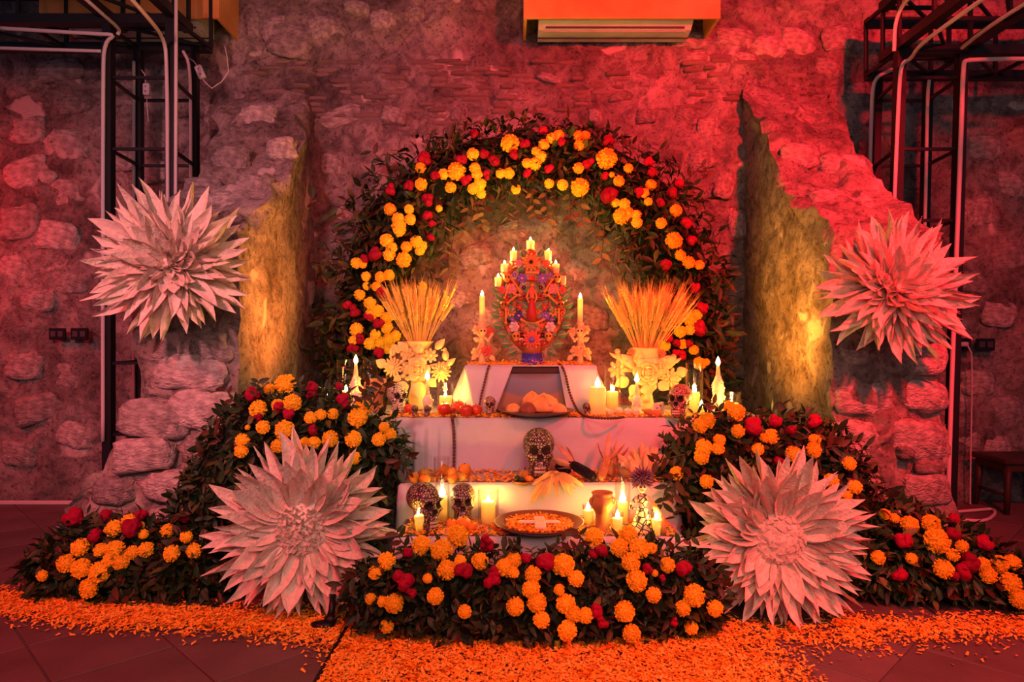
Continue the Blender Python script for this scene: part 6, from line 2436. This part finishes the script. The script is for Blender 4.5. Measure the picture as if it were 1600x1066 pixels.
# little dish with peppers
pc = on(817, 756, Z3 + .004)
pd = dish('clay_saucer', 'small clay saucer of peppers and fruit beside the large skull', pc, 17 * K(pc.y), .014, 'terracotta', .6)
kp = K(pc.y)


def on_saucer(name, label, cat, dx, dy, r, matn, long=1.0, rot=0.0):
    root = thing(name, label, cat, pc + Vector((dx * kp, dy, .010)), rot, 'fruit on the small saucer')
    mb = MB()
    mb.lathe([(0, 0), (.5 * r * kp, .05 * r * kp), (r * kp, .7 * r * kp * long), (.8 * r * kp, 1.4 * r * kp * long), (.3 * r * kp, 1.8 * r * kp * long), (0, 1.84 * r * kp * long)], 14)
    mb.build('flesh', matn, root)
    mb = MB()
    mb.tube([(0, 0, 1.8 * r * kp * long), (.1 * r * kp, 0, 2.3 * r * kp * long)], [.14 * r * kp, .09 * r * kp], 6)
    mb.build('stalk', 'pepper_green', root)


on_saucer('fig', 'brown round fruit on top at the back of the saucer', 'fruit', 3, .028, 9, 'mango')
on_saucer('pepper', 'dark green pepper at the outer side of the saucer', 'pepper', -9, -.01, 5, 'pepper_green', 1.1)
on_saucer('pepper', 'dark green pepper in the middle of the saucer', 'pepper', -2, -.018, 5, 'pepper_green', .9)
on_saucer('guava', 'orange fruit chunk on the saucer beside the large skull', 'fruit', 9, -.006, 7, 'orange_peel', .8)


# corn cobs, husks
def cob(label, a, b_, r, matn, husk, husk_n=5, name='corn_cob', back=True):
    a, b_ = Vector(a), Vector(b_)
    root = thing(name, label, 'corn', a)
    d = b_ - a
    L = d.length
    q = d.to_track_quat('Z', 'Y').to_matrix().to_4x4()
    prof = [(0, 0), (.55, .02), (.85, .12), (1.0, .35), (.92, .7), (.62, .92), (0, 1.0)]
    mb = MB()
    mb.lathe([(x * r, z * L) for x, z in prof], 14, T=q)
    mb.build('ear', matn, root)
    mb = MB()
    for row in range(14):
        for i in range(12):
            t = .06 + .86 * i / 12
            rr_ = np.interp(t, [p[1] for p in prof], [p[0] for p in prof]) * r
            an = 2 * PI * (row + .5 * (i % 2)) / 14
            mb.ball((rr_ * math.cos(an), rr_ * math.sin(an), t * L), (r * .17, r * .17, L * .042), 5, 4, T=q)
    tag(mb.build('kernels', matn, root), kind='stuff')
    for i in range(husk_n):
        an = 2 * PI * i / husk_n
        dirv = (q.to_3x3() @ Vector((math.cos(an) * .45, math.sin(an) * .45, 1))).normalized()
        clay_leaf(root, q @ Vector((math.cos(an) * r * .5, math.sin(an) * r * .5, L * .78)), dirv, L * .75, r * 1.5, husk, 'husk_leaf', nrm=(q.to_3x3() @ Vector((math.cos(an), math.sin(an), 0))), fold=.5)
    return root


r_ = .0215
cob('black corn cob with husk lying in front of the table cloth', on(930, 757, Z3) + Vector((0, 0, r_ + .008)), on(890, 749, Z3) + Vector((-.005, .03, .075)), r_, 'black_corn', 'pink_husk')
cob('second black corn cob half under its husk beside the large skull', on(893, 750, Z3) + Vector((0, .05, r_ + .004)), on(866, 746, Z3) + Vector((0, .03, .055)), .019, 'black_corn', 'pink_husk')
cob('brown corn cob leaning outermost beside the glass and husk spray', on(939, 757, Z3) + Vector((0, 0, .022)), on(953, 750, Z3) + Vector((.0, .06, .11)), .018, 'brown_corn', 'pink_husk', 4)
cob('brown corn cob leaning behind the leaning one near the glass', on(944, 752, Z3) + Vector((.025, .03, .022)), on(956, 748, Z3) + Vector((.03, .06, .10)), .017, 'brown_corn', 'pink_husk', 4)
cob('short brown corn cob lying against the glass cylinder', on(985, 754, Z3) + Vector((0, .02, .02)), on(966, 751, Z3) + Vector((0, .06, .07)), .017, 'brown_corn', 'pink_husk', 3)


def strip(root, pts, w, matn, name='husk_leaf', tw=0.0):
    P = [Vector(p) for p in pts]
    for _ in range(2):
        Q = [P[0]]
        for a, b in zip(P[:-1], P[1:]):
            Q += [a.lerp(b, .25), a.lerp(b, .75)]
        Q.append(P[-1])
        P = Q
    n = len(P)
    mb = MB()
    for i, p in enumerate(P):
        t = (P[min(i + 1, n - 1)] - P[max(i - 1, 0)]).normalized()
        s_ = t.cross(Vector((tw, -1, .3))).normalized()
        nn = s_.cross(t)
        hw = w * .5 * (math.sin(PI * (.12 + .86 * i / (n - 1))) ** .7)
        for q, d in ((-1, 0), (0, -.35), (1, 0)):
            mb.v.append(tuple(p + s_ * hw * q + nn * hw * d))
    for i in range(n - 1):
        a = i * 3
        mb.f += [(a, a + 3, a + 4, a + 1), (a + 1, a + 4, a + 5, a + 2)]
        mb.mi += [0, 0]
    return mb.build(name, matn, root)


hc = on(868, 753, Z3) + Vector((0, 0, .03))
hk = thing('corn_husk', 'dry yellow corn husks hanging over the edge above the clay dish', 'corn husk', hc)
for i, (x, y) in enumerate(((828, 788), (834, 784), (830, 776), (842, 780), (850, 778), (858, 772), (838, 770), (893, 774), (884, 768), (832, 758), (840, 752), (900, 764), (912, 760), (870, 778))):
    e_ = at(x, y, 3.02 - .004 * (i % 3)) - hc
    m_ = at((x + 868) / 2, min(751, (y + 746) / 2 - 3), 3.04) - hc
    e1 = m_.lerp(e_, .5) + Vector((0, -.02, .01))
    strip(hk, [Vector((0, 0, 0)), Vector((0, -.02, .02)) + m_ * .5, m_ + Vector((0, -.01, .012)), e1, e_], .022, 'husk', tw=random.uniform(-.5, .5))
mb = MB()
mb.ball((0, 0, .004), (.022, .02, .016), 10, 6)
mb.build('husk_knot', 'husk', hk)
hs = on(1006, 752, Z3) + Vector((0, .02, .012))
hp = thing('husk_spray', 'pink dried husk spray fanned out behind the skeleton lady', 'corn husk', hs)
for i in range(26):
    a = (i / 25 - .5) * 1.9 + random.uniform(-.08, .08)
    L = .15 * random.uniform(.8, 1.1)
    e_ = Vector((math.sin(a) * L, random.uniform(-.03, .03), math.cos(a) * L))
    strip(hp, [Vector((0, 0, 0)), e_ * .35 + Vector((0, -.012, 0)), e_ * .75, e_ * .9 + Vector((0, -.005, 0)), e_], .022, 'pink_husk', tw=random.uniform(-.6, .6))
mb = MB()
mb.ball((0, 0, 0), (.024, .02, .014), 10, 6)
mb.build('husk_knot', 'pink_husk', hp)

# clay goblet and cup
gb = on(941, 831, Z4)
kg = K(gb.y)
g_ = thing('clay_goblet', 'reddish clay goblet with a rounded cup beside the skeleton lady', 'goblet', gb + Vector((0, 0, .003)))
mb = MB()
mb.lathe([(0, 0), (12 * kg, 0), (12 * kg, 2 * kg), (10.5 * kg, 10 * kg), (10.5 * kg, 26 * kg), (12 * kg, 31 * kg), (17 * kg, 38 * kg), (18 * kg, 46 * kg), (15.5 * kg, 54 * kg), (15 * kg, 56 * kg), (17 * kg, 60 * kg), (16 * kg, 61 * kg), (13.5 * kg, 57 * kg), (14 * kg, 48 * kg), (9 * kg, 38 * kg), (0, 36 * kg)], 28)
mb.build('body', 'terracotta', g_)
for s_ in (-1, 1):
    mb = MB()
    mb.tube([(s_ * 14.5 * kg, -.01, 54 * kg), (s_ * 19 * kg, -.012, 51 * kg), (s_ * 20 * kg, -.012, 45 * kg), (s_ * 17 * kg, -.01, 41 * kg)], 1.7 * kg, 8)
    mb.build('handle', 'terracotta', g_)
cb = on(590, 645, zt2)
kg = K(cb.y)
cp = thing('clay_cup', 'tapering terracotta cup between figure candle and cream skull', 'cup', cb + Vector((0, 0, .003)))
mb = MB()
mb.lathe([(0, 0), (7.5 * kg, 0), (8.5 * kg, 4 * kg), (8.5 * kg, 22 * kg), (11 * kg, 34 * kg), (13.5 * kg, 40 * kg), (14 * kg, 52 * kg), (12.8 * kg, 52 * kg), (12 * kg, 40 * kg), (7 * kg, 26 * kg), (0, 24 * kg)], 26)
mb.build('body', 'terracotta', cp)
mb = MB()
mb.tube([(-13 * kg, -.004, 48 * kg), (-19 * kg, -.006, 46 * kg), (-20 * kg, -.006, 38 * kg), (-12 * kg, -.004, 35 * kg)], 1.7 * kg, 8)
mb.build('handle', 'terracotta', cp)

# bread dish near the rust skull
bd = on(1021, 651, zt2)
kd = K(bd.y)
d_ = thing('clay_tray', 'small oval clay tray with cheese beside the rust skull', 'dish', bd + Vector((0, 0, .003)))
mb = MB()
mb.lathe([(0, 0), (13 * kd, 0), (17 * kd, 10 * kd), (15.5 * kd, 10 * kd), (12 * kd, 3 * kd), (0, 3 * kd)], 24, T=Matrix.Diagonal((1, .62, 1, 1)))
mb.build('body', 'terracotta', d_)
ch = thing('cheese_wedge', 'pale wedge of cheese in the small oval tray', 'cheese', bd + Vector((.02, 0, .014)))
mb = MB()
mb.add([(-.030, -.02, 0), (.030, -.02, 0), (.030, .02, 0), (-.030, .02, 0), (-.018, -.018, .05), (.028, -.018, .058), (.028, .018, .058), (-.018, .018, .05)], [(3, 2, 1, 0), (4, 5, 6, 7), (0, 1, 5, 4), (1, 2, 6, 5), (2, 3, 7, 6), (3, 0, 4, 7)])
mb.build('wedge', 'garlic', ch, smooth=False)
mb = MB()
for q in ((-.006, .03), (.012, .042), (.018, .02)):
    mb.ball((q[0], -.0195, q[1]), (.004, .002, .004), 7, 5)
mb.build('hole', 'pepper_green', ch)

# skeleton lady with the spiky plume
lb_ = on(1004, 834, Z4)
kl = K(lb_.y)
ld = thing('skeleton_lady', 'clay skeleton lady in a cracked white dress with spiky violet plume', 'figurine', lb_ + Vector((0, 0, .003)))
mb = MB()
mb.lathe([(0, 0), (20 * kl, 0), (19 * kl, 5 * kl), (13 * kl, 24 * kl), (8 * kl, 38 * kl), (6 * kl, 44 * kl), (9.5 * kl, 52 * kl), (9 * kl, 58 * kl), (3.2 * kl, 62 * kl), (0, 62 * kl)], 22, T=Matrix.Diagonal((1, .75, 1, 1)))
mb.build('dress', 'catrina_dress', ld)
mb = MB()
mb.tube([(0, 0, 60 * kl), (0, 0, 68 * kl)], [2.6 * kl, 2.4 * kl], 8)
mb.ball((-1 * kl, -.006, 73 * kl), (7 * kl, 6.5 * kl, 8 * kl), 12, 8)
mb.ball((-1.5 * kl, -.012, 67 * kl), (4.5 * kl, 4.5 * kl, 4 * kl), 10, 6)
hd = mb.build('head', 'bone', ld)
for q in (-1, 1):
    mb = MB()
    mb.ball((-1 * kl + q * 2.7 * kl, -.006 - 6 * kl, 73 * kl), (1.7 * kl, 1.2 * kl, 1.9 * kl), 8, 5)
    mb.build('eye', 'socket_paint_shade', hd)
for s_, pts in ((-1, ((-9, 56), (-18, 47), (-20, 41), (-12, 39))), (1, ((9, 56), (17, 45), (20, 35), (26, 28)))):
    mb = MB()
    mb.tube([(x * kl, -.006 - .012 * i / 3, z * kl) for i, (x, z) in enumerate(pts)], [3.2 * kl, 3.0 * kl, 2.6 * kl, 2.0 * kl], 9)
    mb.build('arm', 'catrina_dress' if s_ < 0 else 'bone', ld)
mb = MB()
mb.tube([(12 * kl, -.02, 52 * kl), (20 * kl, -.022, 38 * kl), (27 * kl, -.02, 22 * kl), (30 * kl, -.018, 4 * kl)], [3 * kl, 5 * kl, 6 * kl, 6.5 * kl], 10)
mb.build('shawl', 'husk', ld)
pc_ = Vector((-1 * kl, .004, 84 * kl))
mb = MB()
mb.ball(pc_, (11 * kl, 8 * kl, 11 * kl), 12, 8)
pm = mb.build('plume', 'plume_violet', ld)
for i in range(120):
    z = 1 - 1.75 * (i + .5) / 120
    rr_ = math.sqrt(max(0, 1 - z * z))
    a = i * 2.39996
    d = Vector((rr_ * math.cos(a), rr_ * math.sin(a) * .8, z))
    mb = MB()
    mb.tube([pc_ + d * 9 * kl, pc_ + d * 15 * kl, pc_ + d * (20 + 2 * math.sin(i)) * kl], [1.3 * kl, 1.5 * kl, .4 * kl], 5)
    mb.build('plume_spike', 'plume_violet', pm)


# ================================================================ BEAD STRINGS
def beads(label, pts, r, matn):
    P = [Vector(p) for p in pts]
    for _ in range(3):
        Q = [P[0]]
        for a, b in zip(P[:-1], P[1:]):
            Q += [a.lerp(b, .25), a.lerp(b, .75)]
        Q.append(P[-1])
        P = Q
    root = thing('bead_string', label, 'beads', P[0])
    o = P[0].copy()
    mb = MB()
    mb.tube([p - o for p in P], r * .25, 5)
    mb.build('cord', matn, root)
    b0 = MB()
    b0.ball((0, 0, 0), (r, r, r * .95), 8, 6)
    me = b0.mesh('bead', matn)
    acc = 0
    link('bead', me, root, Matrix.Translation((0, 0, 0)))
    for a, b in zip(P[:-1], P[1:]):
        seg = (b - a).length
        acc += seg
        while acc >= r * 1.95:
            acc -= r * 1.95
            link('bead', me, root, Matrix.Translation(b - (b - a).normalized() * acc - o))


kf = yt - .012
beads('brown bead string hanging on the cloth flap beside the apples', [at(764, 572, kf - .008), at(762, 578, kf - .008), at(757, 598, kf - .018), at(752, 618, kf - .03), at(748, 638, kf - .045)], .0075, 'bead_brown')
bt = lambda x, y: on(x, y, zt2 + .009)
beads('dark bead string falling over the other cloth flap and along the table', [at(874, 569, 3.66), at(879, 573, kf - .01), at(885, 590, kf - .016), at(889, 612, kf - .028), at(897, 632, kf - .04), bt(906, 647), bt(918, 652), bt(940, 654), bt(960, 654), bt(974, 652)], .0075, 'bead_dark')
beads('brown bead string hanging down the front of the wide table cloth', [bt(716, 645), bt(709, 649), bt(706, 653), at(708, 660, 3.345), at(710, 690, 3.338), at(709, 734, 3.335)], .0085, 'bead_brown')

# ================================================================ LOOSE PETALS
def region(n, fn, size=.02, z=.012, lift=.006):
    Q = []
    while len(Q) < n:
        p = fn()
        if p is None:
            continue
        Q.append(petal_quad(np.array([p[0], p[1], (p[2] if len(p) > 2 else z) + abs(random.gauss(0, lift))]), size, .35))
    return Q


def poly_density(px, py):
    """how thickly petals lie on the floor, in the photograph's terms of ground position"""
    return 1.0


def path_fn():
    y = random.uniform(1.95, 2.66)
    half = .70 + .05 * math.sin(y * 9)
    x = random.uniform(-.62, half + .35)
    if x > half and random.random() < ((x - half) / .30):
        return None
    return x, y


petals_obj('petal_path', 'thick path of orange petals running forward from the altar', region(30000, path_fn, .0145, .005, .007))


def left_fn():
    x = random.uniform(-2.5, -.50)
    c = 2.72 - .14 * (x + .55) * -.55
    c = np.interp(x, [-2.5, -2.1, -1.6, -1.0, -.6], [2.92, 2.86, 2.72, 2.67, 2.60])
    w = np.interp(x, [-2.5, -1.6, -1.0, -.75, -.55], [.13, .11, .12, .16, .28])
    y = random.gauss(c, w * .55)
    if abs(y - c) > w * 1.9 or (x > -.635 and x < -.62):
        return None
    return x, y


petals_obj('petal_drift', 'drift of orange petals on the floor before the low bank and pale paper flower', region(14000, left_fn, .0150, .005, .006))


def right_fn():
    if random.random() < .55:
        x = random.uniform(1.25, 2.15)
        c = np.interp(x, [1.2, 1.5, 2.2], [2.68, 2.60, 2.66])
        y = random.gauss(c, .055)
        if random.random() < .25:
            y = random.gauss(c - .06, .08)
    else:
        x = random.uniform(.72, 1.35)
        y = random.gauss(2.56 - .05 * (x - .8), .075)
        if random.random() < .35:
            return None
    return x, y


petals_obj('petal_scatter', 'scattered orange petals on the dark floor before the salmon paper flower', region(4200, right_fn, .0150, .005, .004))


def edge_fn(x0, x1, ya, yb, z, bias=2.0):
    def f():
        return random.uniform(x0, x1), ya + (yb - ya) * random.random() ** bias, z
    return f


petals_obj('tier_petals', 'orange petals strewn along the lowest tier', region(2200, edge_fn(-.45, .67, 2.765, 3.04, Z4 + .006, 1.0), .018, 0, .006))
petals_obj('tier_petals', 'orange petals and crumbs strewn along the second tier', region(1500, edge_fn(-.42, .70, 3.075, 3.34, Z3 + .006, 1.2), .018, 0, .006))
petals_obj('tier_petals', 'orange petals strewn along the table edge', region(2600, edge_fn(-.62, .95, 3.375, 3.60, Z2 + .007, 1.6), .016, 0, .005))
petals_obj('tier_petals', 'orange petals strewn on the top tier under the clay tree', region(900, edge_fn(-.235, .43, 3.605, 3.98, Z1 + .010, 1.0), .018, 0, .006))
